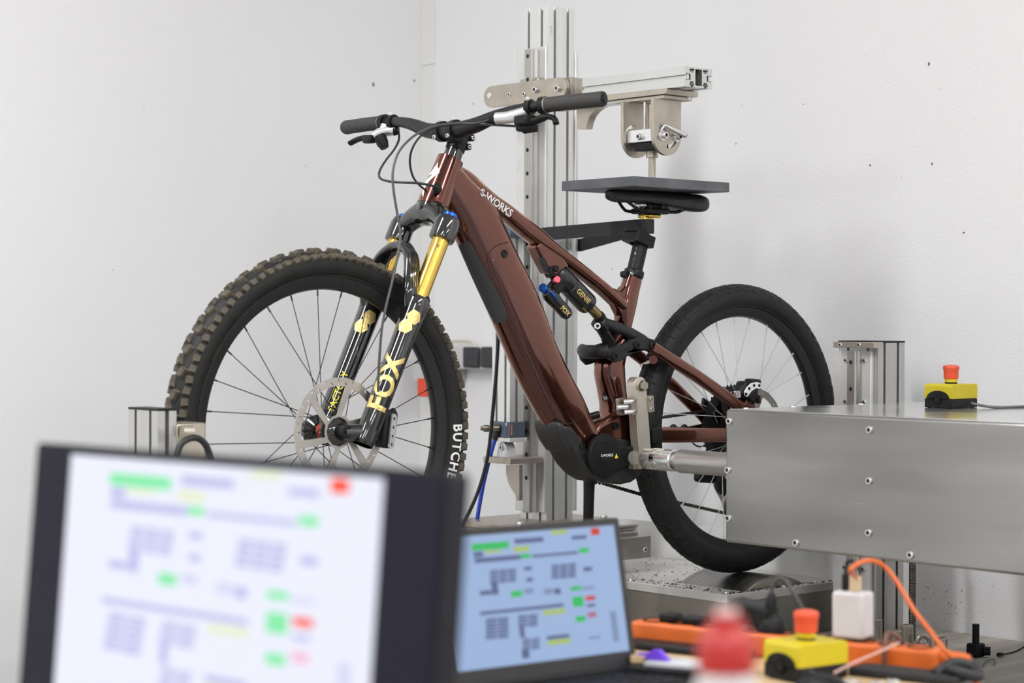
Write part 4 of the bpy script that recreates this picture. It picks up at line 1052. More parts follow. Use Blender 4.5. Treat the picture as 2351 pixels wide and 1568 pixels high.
kd = (CAM-pa); kd = (kd.normalized()*.7-pd*.7).normalized()
ob('blue_knob', MB().lathe([(.0001, .020), (.0085, .020), (.010, .018), (.010, .002), (.0085, 0)], P(1253, 668, Y=-.014)-pd*.002, kd, 16), BLUEA, shock, 25)
q0 = P(1264, 670, Y=-.032); q1 = P(1277, 690, Y=-.032)
ob('blue_lever', MB().tube([q0, q0.lerp(q1, .5)-EY*.003, q1], [(.004, .006), (.0035, .005), (.002, .003)], 10), BLUEA, shock)
ob('red_knob', MB().lathe([(.0001, .010), (.007, .010), (.0082, .008), (.0082, 0)], P(1277, 644, Y=-.026), V((-.45, -.85, .25)), 18), REDA, shock, 25)
ob('adjuster', MB().lathe([(.0001, .006), (.005, .006), (.0075, .004), (.0075, 0)], P(1275, 617, Y=-.020), -EY, 14), BLACKM, shock)
ref = CAM-sa
f1 = cyl_fn((sa+sb)/2+sx_*.016, sx_, .0253, ref)
ob('shock_lettering', text_mb('GENIE', .0165, lambda u, v: f1(u, v+.006), offset=.0004, sub=2, spacing=1.05), GOLDD, shock, 0)
ob('shock_lettering', text_mb('FOX', .008, lambda u, v: f1(u+.03, v-.014), offset=.0002, sub=1), GOLDD, shock, 0)
f2 = cyl_fn(pa+pd*PL*.72, pd, .0153, CAM-pa)
ob('shock_lettering', text_mb('FOX', .0145, lambda u, v: f2(u, v+.002), offset=.0006, sub=2), GOLDD, shock, 0)
for s in (-1, 1):
    yk = [P(1380, 742, Y=0)+EY*s*.014, P(1395, 748, Y=0)+EY*s*.019, P(1425, 764, Y=0)+EY*s*.030, P(1456, 786, Y=0)+EY*s*.040]
    ob('yoke_arm', MB().tube(smooth_path(yk, 4), [(.012, .007)]*4+[(.013, .007)]*4+[(.0135, .007)]*4+[(.012, .006)], 14, flat=EZ), LKM, shock, 60)
ob('yoke_root', MB().box(P(1380, 745, Y=0), (.030, .040, .024), Matrix.Rotation(.75, 3, 'Y')), LKM, shock, 38, .006, 3)
ob('yoke_drop', MB().tube([P(1376, 748, Y=0), P(1392, 772, Y=.0), P(1402, 796, Y=.0)], [(.009, .016), (.010, .018), (.012, .02)], 14), LKM, shock)
screw(P(1371, 749, Y=-.021), V((-.5, -.85, .1)), .0075, shock, .005)

# ------------------------------------------------------------------ seat post and saddle
p0, p1 = P(1454, 634, Y=0), P(1487, 492, Y=0); sv = (p1-p0).normalized(); SPL_ = (p1-p0).length
post = tag(ob('seat_post', MB().cyl(p0-sv*.03, p0+sv*.085, .0182, n=32), BLACKM, bike, 50), 'dropper seat post with gold inner tube')
ob('gold_tube', MB().lathe([(.0142, 0), (.0142, SPL_-.088), (.017, SPL_-.080), (.019, SPL_-.072), (.012, SPL_-.070)], p0+sv*.084, sv, 28), GOLD, post)
ob('seat_clamp', MB().lathe([(.0182, -.006), (.0232, -.006), (.0238, -.002), (.0238, .007), (.0225, .010), (.0182, .010)], p0+sv*.004, sv, 32), BLACKM, post)
ob('clamp_lug', MB().cyl(p0+V((-.024, -.008, .004)), p0+V((-.024, .012, .004)), .008), BLACKM, post)
screw(p0+V((-.022, -.016, .006)), -EY, .004, post, .003)
f = cyl_fn(p0+sv*.05, sv, .0185, CAM-p0)
for k in range(4): ob('depth_mark', text_mb('7-8-'[k], .007, lambda u, v: f(v+.028-k*.014, -u+.008)), WHITED, post, 0)
cb = P(1466, 552, Y=0)
ob('stop_clamp', MB().plate(rrect(-.030, -.026, .030, .026, .004), cb-sv*.010, V((sv.z, 0, -sv.x)), EY, .026, [circ(0, 0, .0186, 20)]), BLACKP, post, 38, .003)
ob('clamp_shelf', MB().plate(rrect(-.034, -.022, .010, .022, .003), cb+sv*.012, V((sv.z, 0, -sv.x)), EY, .010, [circ(0, 0, .0150, 20)]), BLACKP, post, 38, .001)
secs = [(-.443, .010, 1.5025, 1.492), (-.434, .018, PZ-.0008, 1.480), (-.405, .021, PZ-.0006, 1.473), (-.345, .027, PZ-.0006, 1.474), (-.29, .042, PZ-.0006, 1.467), (-.24, .062, PZ-.0006, 1.456), (-.205, .071, PZ-.0008, 1.452), (-.18, .069, PZ-.002, 1.455), (-.164, .056, 1.497, 1.466), (-.157, .038, 1.490, 1.474)]
rings = []
for x, w, zt2, zb2 in [tuple(v) for v in [(a_.x, b_.x, b_.y, b_.z) for a_, b_ in zip(smooth_path([V((s[0], 0, 0)) for s in secs], 4), smooth_path([V(s[1:]) for s in secs], 4))]]:
    r = []
    for k in range(24):
        t = 2*pi*k/24; cz, sz_ = cos(t), sin(t)
        yy = w*math.copysign(abs(cz)**.75, cz); m = (zt2+zb2)/2; hh_ = (zt2-zb2)/2
        zz = m+hh_*math.copysign(abs(sz_)**.6, sz_)
        if sz_ < 0: zz = m-hh_*abs(sz_)**.6*(.35+.65*abs(yy)/max(w, 1e-4))
        r.append(V((x, yy, zz)))
    rings.append(r)
saddle = tag(ob('saddle', MB().loft(rings), mat('matte black saddle', (.013, .013, .014), .5, bump=.1, bscale=300), bike, 60), 'black saddle under the press plate')
for s in (-1, 1):
    rp_ = [(-.408, s*.010, 1.484), (-.395, s*.014, 1.479), (-.372, s*.021, 1.464), (-.35, s*.022, 1.459), (-.25, s*.022, 1.459), (-.225, s*.024, 1.464), (-.205, s*.030, 1.472)]
    ob('saddle_rail', MB().tube(smooth_path(rp_, 5), .0038, 10), BLACKM, saddle)
ob('rail_clamp', MB().box2((-.345, -.028, 1.453), (-.268, .028, 1.466)), BLACKM, saddle, 38, .004)
ob('rail_cradle', MB().box2((-.330, -.016, 1.466), (-.28, .016, 1.478)), BLACKM, saddle, 38, .004)
ob('post_head', MB().box2((-.330, -.020, 1.444), (-.288, .020, 1.4535)), GOLD, saddle, 38, .004)
ob('saddle_shell_strut', MB().box2((-.35, -.012, 1.468), (-.30, .012, 1.478)), SILVER, saddle, 38, .004)

# ------------------------------------------------------------------ cockpit
bc = [(-.842, -.395, 1.653), (-.868, -.32, 1.650), (-.884, -.255, 1.647), (-.893, -.20, 1.643), (-.903, -.14, 1.633), (-.912, -.085, 1.618), (-.918, -.04, 1.611), (-.920, 0, 1.610), (-.919, .04, 1.611), (-.915, .085, 1.618), (-.908, .14, 1.634), (-.900, .20, 1.645), (-.893, .255, 1.648), (-.897, .32, 1.648), (-.900, .395, 1.646)]
rb_ = [.011, .011, .011, .0112, .0135, .0165, .0176, .0176, .0176, .0165, .0135, .0112, .011, .011, .011]
bp_ = smooth_path(bc, 4); br = []
for i in range(len(bp_)): k = i/4; a_ = int(min(k, 13)); br.append(rb_[a_]+(rb_[a_+1]-rb_[a_])*(k-a_))
bars = tag(ob('handlebar', MB().tube(bp_, br, 20), CARBON, bike, 60), 'matte carbon riser handlebar')
GRIP = mat('dark grey rubber grip', (.040, .039, .038), .7, bump=.6, bscale=260)
for s in (-1, 1):
    idx = range(0, 8) if s < 0 else range(len(bp_)-1, len(bp_)-9, -1)
    gp_ = [bp_[i] for i in idx]; d0 = (gp_[0]-gp_[1]).normalized()
    ob('grip', MB().tube([gp_[0]+d0*.004]+gp_, [.0150, .0165]+[.0160]*5+[.0158, .0165], 20), GRIP, bars, 60)
    rings_ = MB()
    ob('grip_end', MB().lathe([(.0001, .003), (.009, .003), (.010, .001), (.0145, .001), (.0155, -.004)], gp_[0]+d0*.005, d0, 20), BLACKP, bars)
    e_ = gp_[-1]; dd = (gp_[-1]-gp_[-2]).normalized()
    ob('grip_ring', MB().cyl(e_-dd*.002, e_+dd*.001, .0172, n=20), mat('grey grip ring', (.35, .34, .32), .4, .5), bars)
    ob('grip_collar', MB().cyl(e_+dd*.001, e_+dd*.014, .0185, n=20), BLACKM, bars)
    e2 = bp_[10] if s < 0 else bp_[len(bp_)-11]
    ob('lever_clamp', MB().tube([e2-dd*.006, e2+dd*.006], .0165, 18), BLACKM, bars)
    screw(e2+V((-.006, 0, .015)), V((-.3, 0, 1)), .004, bars, .006)
# stem
st = MB().tube([fa(1.585)+V((.004, 0, 0)), V((-.905, 0, 1.604)), V((-.918, 0, 1.610))], [(.021, .023), (.020, .024), (.022, .027)], 20, flat=EZ)
stem = tag(ob('stem', st, BLACKM, bike, 50), 'short black stem')
ob('spacer_stack', MB().cyl(fa(1.545)+V((.004, 0, 0)), fa(1.572)+V((.004, 0, 0)), .0205, .0195, 28), BLACKG, stem)
ob('steerer_clamp', MB().cyl(fa(1.570)+V((.004, 0, 0)), fa(1.606)+V((.004, 0, 0)), .0215, .0205, 28), BLACKM, stem)
for s in (-1, 1):
    ob('bar_clamp', MB().tube([(-.920, s*.022-.007, 1.610), (-.920, s*.022+.007, 1.610)], .0225, 24), BLACKM, stem)
    screw((-.926, s*.022, 1.632), V((-.4, 0, 1)), .0045, stem, .005); screw((-.940, s*.022, 1.598), V((-1, 0, -.3)), .0045, stem, .005)
for z in (1.577, 1.597):
    q = fa(z)+V((.026, -.004, 0)); ob('pinch_lug', MB().cyl(q-EY*.014, q+EY*.016, .0075), BLACKM, stem); screw(q-EY*.014, -EY, .0045, stem, .003)
# near brake lever
nb = tag(ob('brake_lever', MB().tube([P(1139, 272, Y=-.165), P(1165, 270, Y=-.188), P(1190, 264, Y=-.210), P(1204, 258, Y=-.222)], [.0125, .0128, .0135, .0115], 20), SILVER, bars), 'polished brake lever with black blade')
ob('bleed_cap', MB().tube([P(1125, 275, Y=-.153), P(1139, 272, Y=-.165)], [.009, .0122], 18), BLACKP, bars)
ob('lever_mount', MB().tube([P(1196, 262, Y=-.214), P(1210, 252, Y=-.222), P(1220, 244, Y=-.228)], [.012, .011, .012], 12), SILVER, bars)
ob('lever_pivot', MB().box(P(1206, 276, Y=-.235), (.034, .04, .02)), BLACKM, bars, 38, .005, 3)
ob('lever_blade', MB().tube(smooth_path([P(1205, 282, Y=-.235), P(1232, 276, Y=-.262), P(1255, 268, Y=-.285), P(1272, 272, Y=-.30), P(1277, 284, Y=-.306)], 4), [(.008, .0105)]*8+[(.006, .009)]*9, 12), BLACKM, bars)
ob('dropper_remote', MB().box(P(1210, 293, Y=-.225), (.03, .045, .016)), BLACKP, bars, 38, .006, 3)
ob('remote_paddle', MB().tube([P(1190, 290, Y=-.205), P(1205, 300, Y=-.215), P(1235, 298, Y=-.235)], [(.006, .012), (.007, .014), (.004, .010)], 12), BLACKP, bars)
# far brake lever
ob('brake_lever', MB().tube([P(910, 298, Y=.222), P(893, 300, Y=.238), P(872, 305, Y=.262), P(858, 312, Y=.272)], [.0120, .0125, .0120, .010], 20), SILVER, bars)
ob('bleed_cap', MB().tube([P(915, 299, Y=.218), P(905, 299, Y=.226)], [.010, .0128], 18), BLACKP, bars)
ob('lever_mount', MB().tube([P(880, 302, Y=.252), P(886, 288, Y=.250)], [.011, .012], 12), SILVER, bars)
ob('lever_blade', MB().tube(smooth_path([P(856, 318, Y=.278), P(838, 316, Y=.30), P(820, 321, Y=.325), P(804, 329, Y=.345)], 4), [(.006, .009)]*13, 12), BLACKM, bars)
ob('lever_pivot', MB().box(P(848, 320, Y=.282), (.022, .03, .018)), BLACKM, bars, 38, .005, 3)
ob('dropper_remote', MB().tube([P(872, 312, Y=.245), P(878, 328, Y=.238), P(884, 340, Y=.232)], [(.012, .014), (.013, .015), (.009, .010)], 14), BLACKP, bars)
def hose(pts, r, m):
    ob('hose', MB().tube(smooth_path([P(x, y, Y=Y_) for x, y, Y_ in pts], 6), r, 8), m, bars)
HG = mat('grey brake hose', (.06, .06, .063), .4)
hose([(915, 302, .216), (916, 320, .20), (906, 342, .18), (886, 368, .14), (872, 392, .10), (872, 408, .06), (890, 416, .03), (925, 419, -.01), (965, 421, -.035), (995, 427, -.042), (1006, 433, -.040)], .0026, HOSEK)
hose([(1190, 290, -.20), (1140, 287, -.16), (1085, 284, -.11), (1035, 284, -.08), (990, 292, -.07), (948, 314, -.07), (915, 350, -.075), (902, 395, -.08), (904, 440, -.085), (912, 490, -.09), (919, 540, -.098), (915, 575, -.102), (902, 640, -.105), (886, 705, -.106), (876, 760, -.106), (870, 840, -.106), (868, 900, -.106)], .0027, HG)
hose([(1125, 275, -.153), (1090, 284, -.12), (1040, 286, -.07), (1000, 292, -.045), (968, 310, -.03), (947, 340, -.02), (941, 372, -.01), (948, 405, 0), (962, 424, 0), (975, 435, 0)], .0024, HOSEK)

# ------------------------------------------------------------------ drivetrain
YC = .046
def gear(R, n, th=.0018, holes=6, hr=None):
    out = []
    for i in range(n):
        a = 2*pi*i/n; d = 2*pi/n
        out += [(R*.985*cos(a), R*.985*sin(a)), ((R+.003)*cos(a+d*.25), (R+.003)*sin(a+d*.25)), ((R+.003)*cos(a+d*.45), (R+.003)*sin(a+d*.45)), (R*.985*cos(a+d*.7), R*.985*sin(a+d*.7))]
    hs = []
    if hr:
        for i in range(holes):
            a = 2*pi*i/holes; h = []
            for j in range(5): t = a+(2*pi/holes-.35)*j/4; h.append((hr[1]*cos(t), hr[1]*sin(t)))
            for j in range(5): t = a+.25+(2*pi/holes-.45)*(4-j)/4; h.append((hr[0]*cos(t), hr[0]*sin(t)))
            hs.append(h)
    return out, hs
cas = tag(ob('cassette', MB().lathe([(.016, .018), (.018, .018), (.018, .056), (.016, .056)], RC, EY, 24), BLACKM, bike), 'black rear cassette')
for k, (R_, n) in enumerate(((.104, 52), (.088, 44), (.076, 38), (.064, 32), (.056, 28), (.048, 24), (.042, 21), (.036, 18), (.031, 16), (.026, 14))):
    o, hs = gear(R_, n, hr=(R_*.45, R_*.86) if R_ > .05 else None)
    ob('sprocket', MB().plate(o, RC+EY*(.020+k*.0036), EX, EZ, .0016, hs), BLACKM if k > 1 else mat('grey sprocket', (.06, .06, .06), .35, .9), cas)
o, hs = gear(.066, 34, hr=(.03, .055))
ob('chainring', MB().plate(o, V((XS, YC+.002, ZS)), EX, EZ, .003, hs), BLACKM, cas)
def chain(pts):
    mb = MB(); d = 0; P_ = .0127; q = []
    pts = [V(p) for p in pts]; acc = 0; i = 0; cur = pts[0]
    q.append(cur)
    while i < len(pts)-1:
        seg = pts[i+1]-cur
        if seg.length < P_-acc: acc += seg.length; cur = pts[i+1]; i += 1; continue
        cur = cur+seg.normalized()*(P_-acc); acc = 0; q.append(cur)
    for j in range(len(q)-1):
        a, b = q[j], q[j+1]; t = (b-a).normalized(); N = V((-t.z, 0, t.x)); w = .0034 if j % 2 else .0022
        o = []
        for k in range(6): an = pi/2+pi*k/5; o.append((.0042*cos(an), .0042*sin(an)))
        L_ = (b-a).length; o2 = o+[(L_/2, .0028 if 0 else -.0028)]+[(L_+.0042*cos(-pi/2+pi*k/5), .0042*sin(-pi/2+pi*k/5)) for k in range(6)]+[(L_/2, .0028)]
        for s in (-1, 1):
            mb.plate(o2, a+EY*(s*w), t, N, .0009)
        mb.cyl(a-EY*.0028, a+EY*.0028, .0036, n=8)
    return mb
zt3 = [P(1622, 943, Y=YC), P(1528, 957, Y=YC)]
ch1 = [V((RC.x, YC, RC.z+.050)), zt3[0], zt3[1], V((XS, YC, ZS+.068))]
ob('chain', chain(ch1), CHAINM, cas, 30)
lo = [V((XS+.01, YC, ZS-.067)), P(1475, 1136, Y=YC), P(1575, 1158, Y=YC), P(1664, 1178, Y=YC), P(1690, 1176, Y=YC)]
ob('chain', chain(lo), CHAINM, cas, 30)
# derailleur
der = tag(ob('derailleur', MB().box(P(1620, 1092, Y=.075), (.06, .035, .036), Matrix.Rotation(.1, 3, 'Y')), BLACKM, bike, 38, .010, 3), 'black derailleur under the rear hub')
mb = px_plate([(1636, 1098), (1650, 1100), (1672, 1140), (1684, 1182), (1676, 1190), (1664, 1180), (1656, 1150), (1640, 1120)], .060, .063)
ob('cage', mb, DSTEEL, der, 38)
ob('cage_pivot', MB().cyl(P(1652, 1095, Y=.052), P(1652, 1095, Y=.082), .015), BLACKM, der)
for x, y in ((1664, 1118), (1680, 1176)):
    c = P(x, y, Y=.046); o, hs = gear(.020, 13); ob('jockey_wheel', MB().plate(o, c+EY*.002, EX, EZ, .004), BLACKP, der)
ob('gear_cable', MB().tube(smooth_path([P(x, y, Y=.07) for x, y in ((1590, 1016), (1598, 1023), (1610, 1025), (1625, 1018), (1645, 1000), (1658, 970))], 5), .0022, 8), HOSEK, der)
# crank on the far side
a = P(1381, 1045, Y=.085); b = P(1352, 1205, Y=.090)
a = V((XS, .082, ZS)); b = V((P(1352, 1190, Y=.09).x, .092, P(1352, 1212, Y=.09).z))
ob('crank_arm', MB().tube([a+(a-b)*.08, a, a.lerp(b, .5), b, b+(b-a)*.06], [(.008, .014), (.013, .019), (.010, .0155), (.009, .0145), (.006, .009)], 16, flat=EY), CARBON, cas, 60)
# rear caliper
q = P(1716, 902, Y=-.066)
rc_ = tag(ob('rear_brake_caliper', MB().box(q+V((0, .006, 0)), (.060, .034, .044), Matrix.Rotation(.45, 3, 'Y')), BLACKM, bike, 38, .010, 3), 'black rear brake caliper with white plate')
ob('caliper_horn', MB().box(P(1728, 882, Y=-.062), (.034, .03, .026), Matrix.Rotation(.1, 3, 'Y')), BLACKM, rc_, 38, .006, 3)
ob('caliper_face', MB().box(P(1730, 908, Y=-.086), (.030, .006, .022), Matrix.Rotation(-.6, 3, 'Y')), BLACKM, rc_, 38, .003)
arc_o = [(1711, 909), (1709, 900), (1715, 889), (1725, 880), (1738, 877), (1745, 880), (1747, 888), (1742, 893), (1735, 891), (1724, 898), (1718, 906), (1715, 911)]
ob('caliper_plate', px_plate(arc_o, -.0885, -.0845), WHITED, rc_, 38)
for x, y in ((1713, 905), (1720, 892), (1731, 885), (1743, 885)): ob('piston_bolt', MB().lathe([(.0001, .0005), (.002, .0005), (.0032, .0018), (.004, 0)], P(x, y, Y=-.0886), -EY, 12), BLACKM, rc_)
ob('banjo', MB().cyl(P(1740, 908, Y=-.07), P(1741, 926, Y=-.07), .006), BLACKM, rc_)
ob('caliper_bolt', MB().cyl(P(1692, 898, Y=-.07), P(1694, 912, Y=-.07), .008), SILVER, rc_)
# ================================================================== desk in the foreground
ZD = .70
WOOD = mat('light beech desk top', (.52, .36, .19), .5, col2=(.60, .44, .25), vscale=5, stretch=(1, 8, 8))
t = thing('desk', 'light wooden desk in the foreground', 'desk', (-2.4, -1.8, 0))
q = P(2168, 1560, Z=ZD)
ob('top', MB().plate([(-3.25, -2.75), (-2.05, -2.75), (q.x, q.y), (-1.36, -.98), (-3.25, -.98)], (0, 0, ZD-.03), EX, EY, .03), WOOD, t, 38, .003)
for x, y in ((-3.15, -2.65), (-2.15, -2.65), (-3.15, -1.06), (-1.48, -1.06)):
    ob('leg', MB().box2((x-.03, y-.03, 0), (x+.03, y+.03, ZD-.03)), BLACKM, t, 38, .002)

def screen_axes(T, a, tilt):
    wd = V((cos(a), sin(a), 0)); back = V((-sin(a), cos(a), 0)); up = EZ*cos(tilt)+back*sin(tilt)
    return V(T), wd, up, wd.cross(up).normalized()        # normal towards the viewer
def uv(x, y, T, wd, up, n):
    d = RT*((x-CX)/F)-UP*((y-CY)/F)+FW; k = (T-CAM).dot(n)/d.dot(n); q = CAM+d*k-T
    return q.dot(wd), q.dot(up)
LT = screen_axes((-1.8642, -1.3268, .9235), -.0653, .1987); LW, LH = .317, .218
LS = (-.147, .147, -.186, -.010)                          # laptop picture: u0, u1, v0, v1 (v from the top edge down)
CONT = [(415,265,760,330,'g'),(530,335,690,362,'y'),(810,222,1080,268,'d'),(1150,150,1300,188,'y'),(800,300,950,350,'y'),(1520,130,1600,195,'r'),(1340,200,1480,235,'d'),
 (440,395,870,440,'d'),(870,370,960,410,'g'),(975,362,1400,388,'d'),(1410,315,1500,360,'g'),(430,350,520,400,'d'),
 (490,710,600,752,'d'),(600,640,660,750,'d'),(900,488,972,522,'d'),(922,592,982,628,'d'),(1450,490,1530,530,'d'),
 (780,712,880,770,'g'),(900,690,990,740,'l'),(1085,690,1170,745,'l'),(1180,690,1240,745,'d'),(1330,670,1430,710,'g'),(1440,672,1550,700,'l'),
 (490,868,1270,900,'d'),(1350,765,1450,860,'g'),(1470,760,1560,800,'r'),(1480,835,1560,862,'d'),(1490,910,1570,960,'p'),(1380,945,1470,1000,'g'),
 (860,1050,905,1150,'d'),(880,1260,950,1340,'d'),(1080,885,1280,930,'y'),(1110,1122,1320,1158,'d'),(1120,1162,1330,1208,'y'),(1712,900,1768,1190,'l'),(1500,1132,1610,1160,'l')]
for x0, y0, x1, y1, r, c_ in ((580,510,830,640,4,3),(1150,460,1385,600,4,3),(540,960,760,1160,6,2),(840,930,1030,1050,4,2),(880,1150,1050,1260,4,2)):
    for i in range(r):
        for j in range(c_):
            w_ = (x1-x0)/c_; h_ = (y1-y0)/r
            CONT.append((x0+j*w_+4, y0+i*h_+4-.075*(j*w_-(x1-x0)/2+w_/2), x0+(j+1)*w_-4, y0+(i+1)*h_-4-.075*(j*w_-(x1-x0)/2+w_/2), 'd'))
def norm_content():
    out = []
    for x0, y0, x1, y1, k in CONT:
        gx0, gx1 = 980+x0/4.04, 980+x1/4.04; cy_ = 1180+(y0+y1)/2/4.04; hp_ = (y1-y0)/2/4.04; sl = .075*(gx1-gx0)/2
        ua, va = uv(gx0, cy_+sl, *LT); ub, vb = uv(gx1, cy_-sl, *LT); uc, vt = uv((gx0+gx1)/2, cy_-hp_, *LT); uc, vb2 = uv((gx0+gx1)/2, cy_+hp_, *LT)
        f = lambda u: (u-LS[0])/(LS[1]-LS[0]); g = lambda v: (v-LS[2])/(LS[3]-LS[2])
        b = [f(ua), f(ub), g(vb2), g(vt)]
        b = [min(.995, max(.005, q)) for q in b]
        if b[1] > b[0] and b[3] > b[2]: out.append((b, k))
    return out
NC = norm_content()
def draw(T, wd, up, n, rect, mats, name, parent, off):
    """the lit picture: a sheet and the coloured fields of the page on it"""
    u0, u1, v0, v1 = rect; o = T+n*off
    ob(name, MB().plate([(u0, v0), (u1, v0), (u1, v1), (u0, v1)], o-n*.0006, wd, up, .0006), mats['base'], parent, 0)
    for k in 'gyrdlp':
        mb = MB()
        for b, kk in NC:
            if kk != k: continue
            a0 = u0+(u1-u0)*b[0]; a1 = u0+(u1-u0)*b[1]; c0 = v0+(v1-v0)*b[2]; c1_ = v0+(v1-v0)*b[3]; m = o+n*.0002
            mb.add([m+wd*a0+up*c0, m+wd*a1+up*c0, m+wd*a1+up*c1_, m+wd*a0+up*c1_], [(0, 1, 2, 3)])
        if mb.f: tag(ob('page_fields', mb, mats[k], parent, 0), kind='stuff')
def smats(tagn, base, cols, st):
    return {**{'base': emis(tagn+' page white', base, st)}, **{k: emis(tagn+' field '+k, c, st) for k, c in cols.items()}}
# ------------------------------------------------------------------ big monitor
MT = screen_axes((-2.7775, -1.9598, 1.0867), -1.4597, .089); T, wd, up, n = MT; MWd, MH = .533, .238
t = thing('monitor', 'large blurred computer monitor with a bright white page at lower left', 'monitor', (T.x+.03, T.y, ZD))
ob('panel', MB().plate(rrect(-MWd/2, -MH, MWd/2, 0, .006), T-n*.024, wd, up, .022), mat('black monitor shell', (.010, .010, .015), .4, spec=.2), t, 38, .003)
ob('glass', MB().plate([(-MWd/2+.006, -MH+.014), (MWd/2-.006, -MH+.014), (MWd/2-.006, -.006), (-MWd/2+.006, -.006)], T-n*.0019, wd, up, .0012), emis('dark lit border', (.012, .011, .024), 1.0), t, 0)
u0 = uv(166, 1024, *MT)[0]; u1 = uv(882, 1080, *MT)[0]
draw(T, wd, up, n, (u0, u1, -MH+.016, -.0085), smats('monitor', (.84, .86, .98), dict(g=(.25, .85, .42), y=(.80, .86, .62), r=(1.0, .10, .05), d=(.52, .54, .82), l=(.68, .70, .90), p=(.92, .55, .72)), 1.02), 'picture', t, .0002)
c = T-up*MH*.6-n*.03
ob('stand_neck', MB().box2((c.x-.004, c.y-.035, ZD+.012), (c.x+.03, c.y+.035, c.z+.05)), BLACKP, t, 38, .004)
ob('stand_base', MB().plate(rrect(-.09, -.12, .09, .12, .03), (c.x, c.y, ZD+.0005), EX, EY, .012), BLACKP, t, 38, .003)
# ------------------------------------------------------------------ laptop
T, wd, up, n = LT
t = thing('laptop', 'open black laptop with a pale blue page beside the monitor', 'laptop', T-up*LH)
ob('lid', MB().plate(rrect(-LW/2, -LH+.004, LW/2, 0, .006), T-n*.008, wd, up, .0072), mat('black laptop shell', (.018, .017, .018), .42), t, 38, .0015)
draw(T, wd, up, n, LS, smats('laptop', (.335, .455, .70), dict(g=(.045, .50, .12), y=(.40, .52, .14), r=(.60, .06, .03), d=(.115, .14, .27), l=(.22, .29, .46), p=(.42, .16, .25)), 1.0), 'picture', t, .0002)
B = T-up*LH; fwd = V((n.x, n.y, 0)).normalized(); B.z = ZD
ob('deck', MB().plate([(-LW/2, -.004), (LW/2, -.004), (LW/2, .22), (-LW/2, .22)][::-1], B+EZ*.002, wd, fwd, -.015), BLACKP, t, 38, .003)
ob('hinge', MB().cyl(B+wd*-.12+EZ*.018, B+wd*.12+EZ*.018, .005), BLACKM, t)
ob('touchpad', MB().plate([(-.05, .14), (.05, .14), (.05, .205), (-.05, .205)][::-1], B+EZ*.0172, wd, fwd, -.0004), SOCK, t)
kb = MB()
for r in range(5):
    for k in range(14):
        a = -.14+k*.02; y = .03+r*.019
        kb.box(B+wd*(a+.01)+fwd*(y+.008)+EZ*.0182, (.016, .015, .002), Matrix.Rotation(atan2(wd.y, wd.x), 3, 'Z'))
tag(ob('keyboard_keys', kb, BLACKP, t, 0), kind='stuff')

# ------------------------------------------------------------------ orange power strip and what is plugged into it
a = P(1446, 1478, Z=ZD); b = P(2146, 1553, Z=ZD); d = (b-a).normalized(); sdv = V((-d.y, d.x, 0)); L = (b-a).length
if sdv.dot(V((CAM.x, CAM.y, 0))-a) > 0: sdv = -sdv         # away from the camera
HS = .036; WS = .050
def sp(u, w, z): return a+d*u+sdv*w+EZ*(z)
R_ = Matrix((( d.x, sdv.x, 0), (d.y, sdv.y, 0), (0, 0, 1)))
t = thing('power_strip', 'long orange multi-socket power strip lying across the desk', 'power strip', (a+b)/2)
ob('body', MB().box(sp(L/2, WS/2, HS/2), (L, WS, HS), R_), ORANGE, t, 38, .006, 3)
ob('end_gland', MB().tube([sp(L, WS*.6, HS*.6), sp(L+.035, WS*.6, HS*.6), sp(L+.04, WS*.6, HS*.6)], [.013, .010, .008], 14), ORANGE, t)
k = 0
while .02+k*.044 < L-.03:
    ob('socket', MB().lathe([(.0001, -.004), (.015, -.004), (.017, .001), (.0195, .001), (.0195, -.002)], sp(.03+k*.044, WS*.5, HS+.0008), EZ, 20), BLACKP, t); k += 1
for x0, x1 in ((1456, 1500), (1505, 1562)):
    u0 = (P(x0, 1430, Y=a.y)-a).length*0
for x, y, w_, h_ in ((1478, 1418, .028, .012), (1534, 1430, .036, .011)):
    q = P(x, 1440+(x-1450)*.1, Z=ZD+HS); u_ = (q-a).dot(d)
    tag(ob('low_plug', MB().box(sp(u_, WS*.5, HS+.002+h_/2), (w_, .03, h_), R_), BLACKP, None, 38, .003), 'flat black plug in the power strip, %s' % ('nearest the laptop' if x < 1500 else 'second from the laptop'), 'plug', 'flat black plugs')
u_ = (P(1666, 1462, Z=ZD+HS)-a).dot(d)
tag(ob('power_adapter', MB().box(sp(u_, WS*.55, HS+.002+.024), (.068, .045, .030), R_ @ Matrix.Rotation(.18, 3, 'Y')), BLACKP, None, 38, .004), 'black block power adapter tilted in the power strip', 'adapter')
q = P(1766, 1452, Z=ZD+HS); u_ = (q-a).dot(d); q = sp(u_, WS*.5, HS+.0012)
tt_ = thing('round_plug', 'black cone-shaped plug standing in the power strip', 'plug', q)
ob('plug_body', MB().lathe([(.0001, 0), (.022, 0), (.0225, .012), (.018, .020), (.010, .028), (.0085, .048), (.0055, .056), (.0001, .058)], q, EZ, 24), BLACKP, tt_)
ob('cable', MB().tube(smooth_path([q+EZ*.056, q+EZ*.072+d*.004, q+EZ*.080+d*.02, q+EZ*.055+d*.04, q+EZ*.02+d*.055, q+V((0, 0, -.03))+d*.06-sdv*.05], 5), .0033, 10), mat('dark cable', (.05, .05, .05), .5), tt_)
q = P(1928, 1478, Z=ZD+HS); u_ = (q-a).dot(d); q = sp(u_, WS*.5, HS+.0012)
tt_ = thing('usb_charger', 'white cube charger plugged into the orange power strip', 'charger', q)
ob('housing', MB().box(q+EZ*.0365, (.050, .040, .068), R_), WHITEP, tt_, 38, .005, 3)
ob('plug_base', MB().box(q+EZ*.0015, (.044, .034, .003), R_), BLACKP, tt_)
q2 = q+EZ*.0705
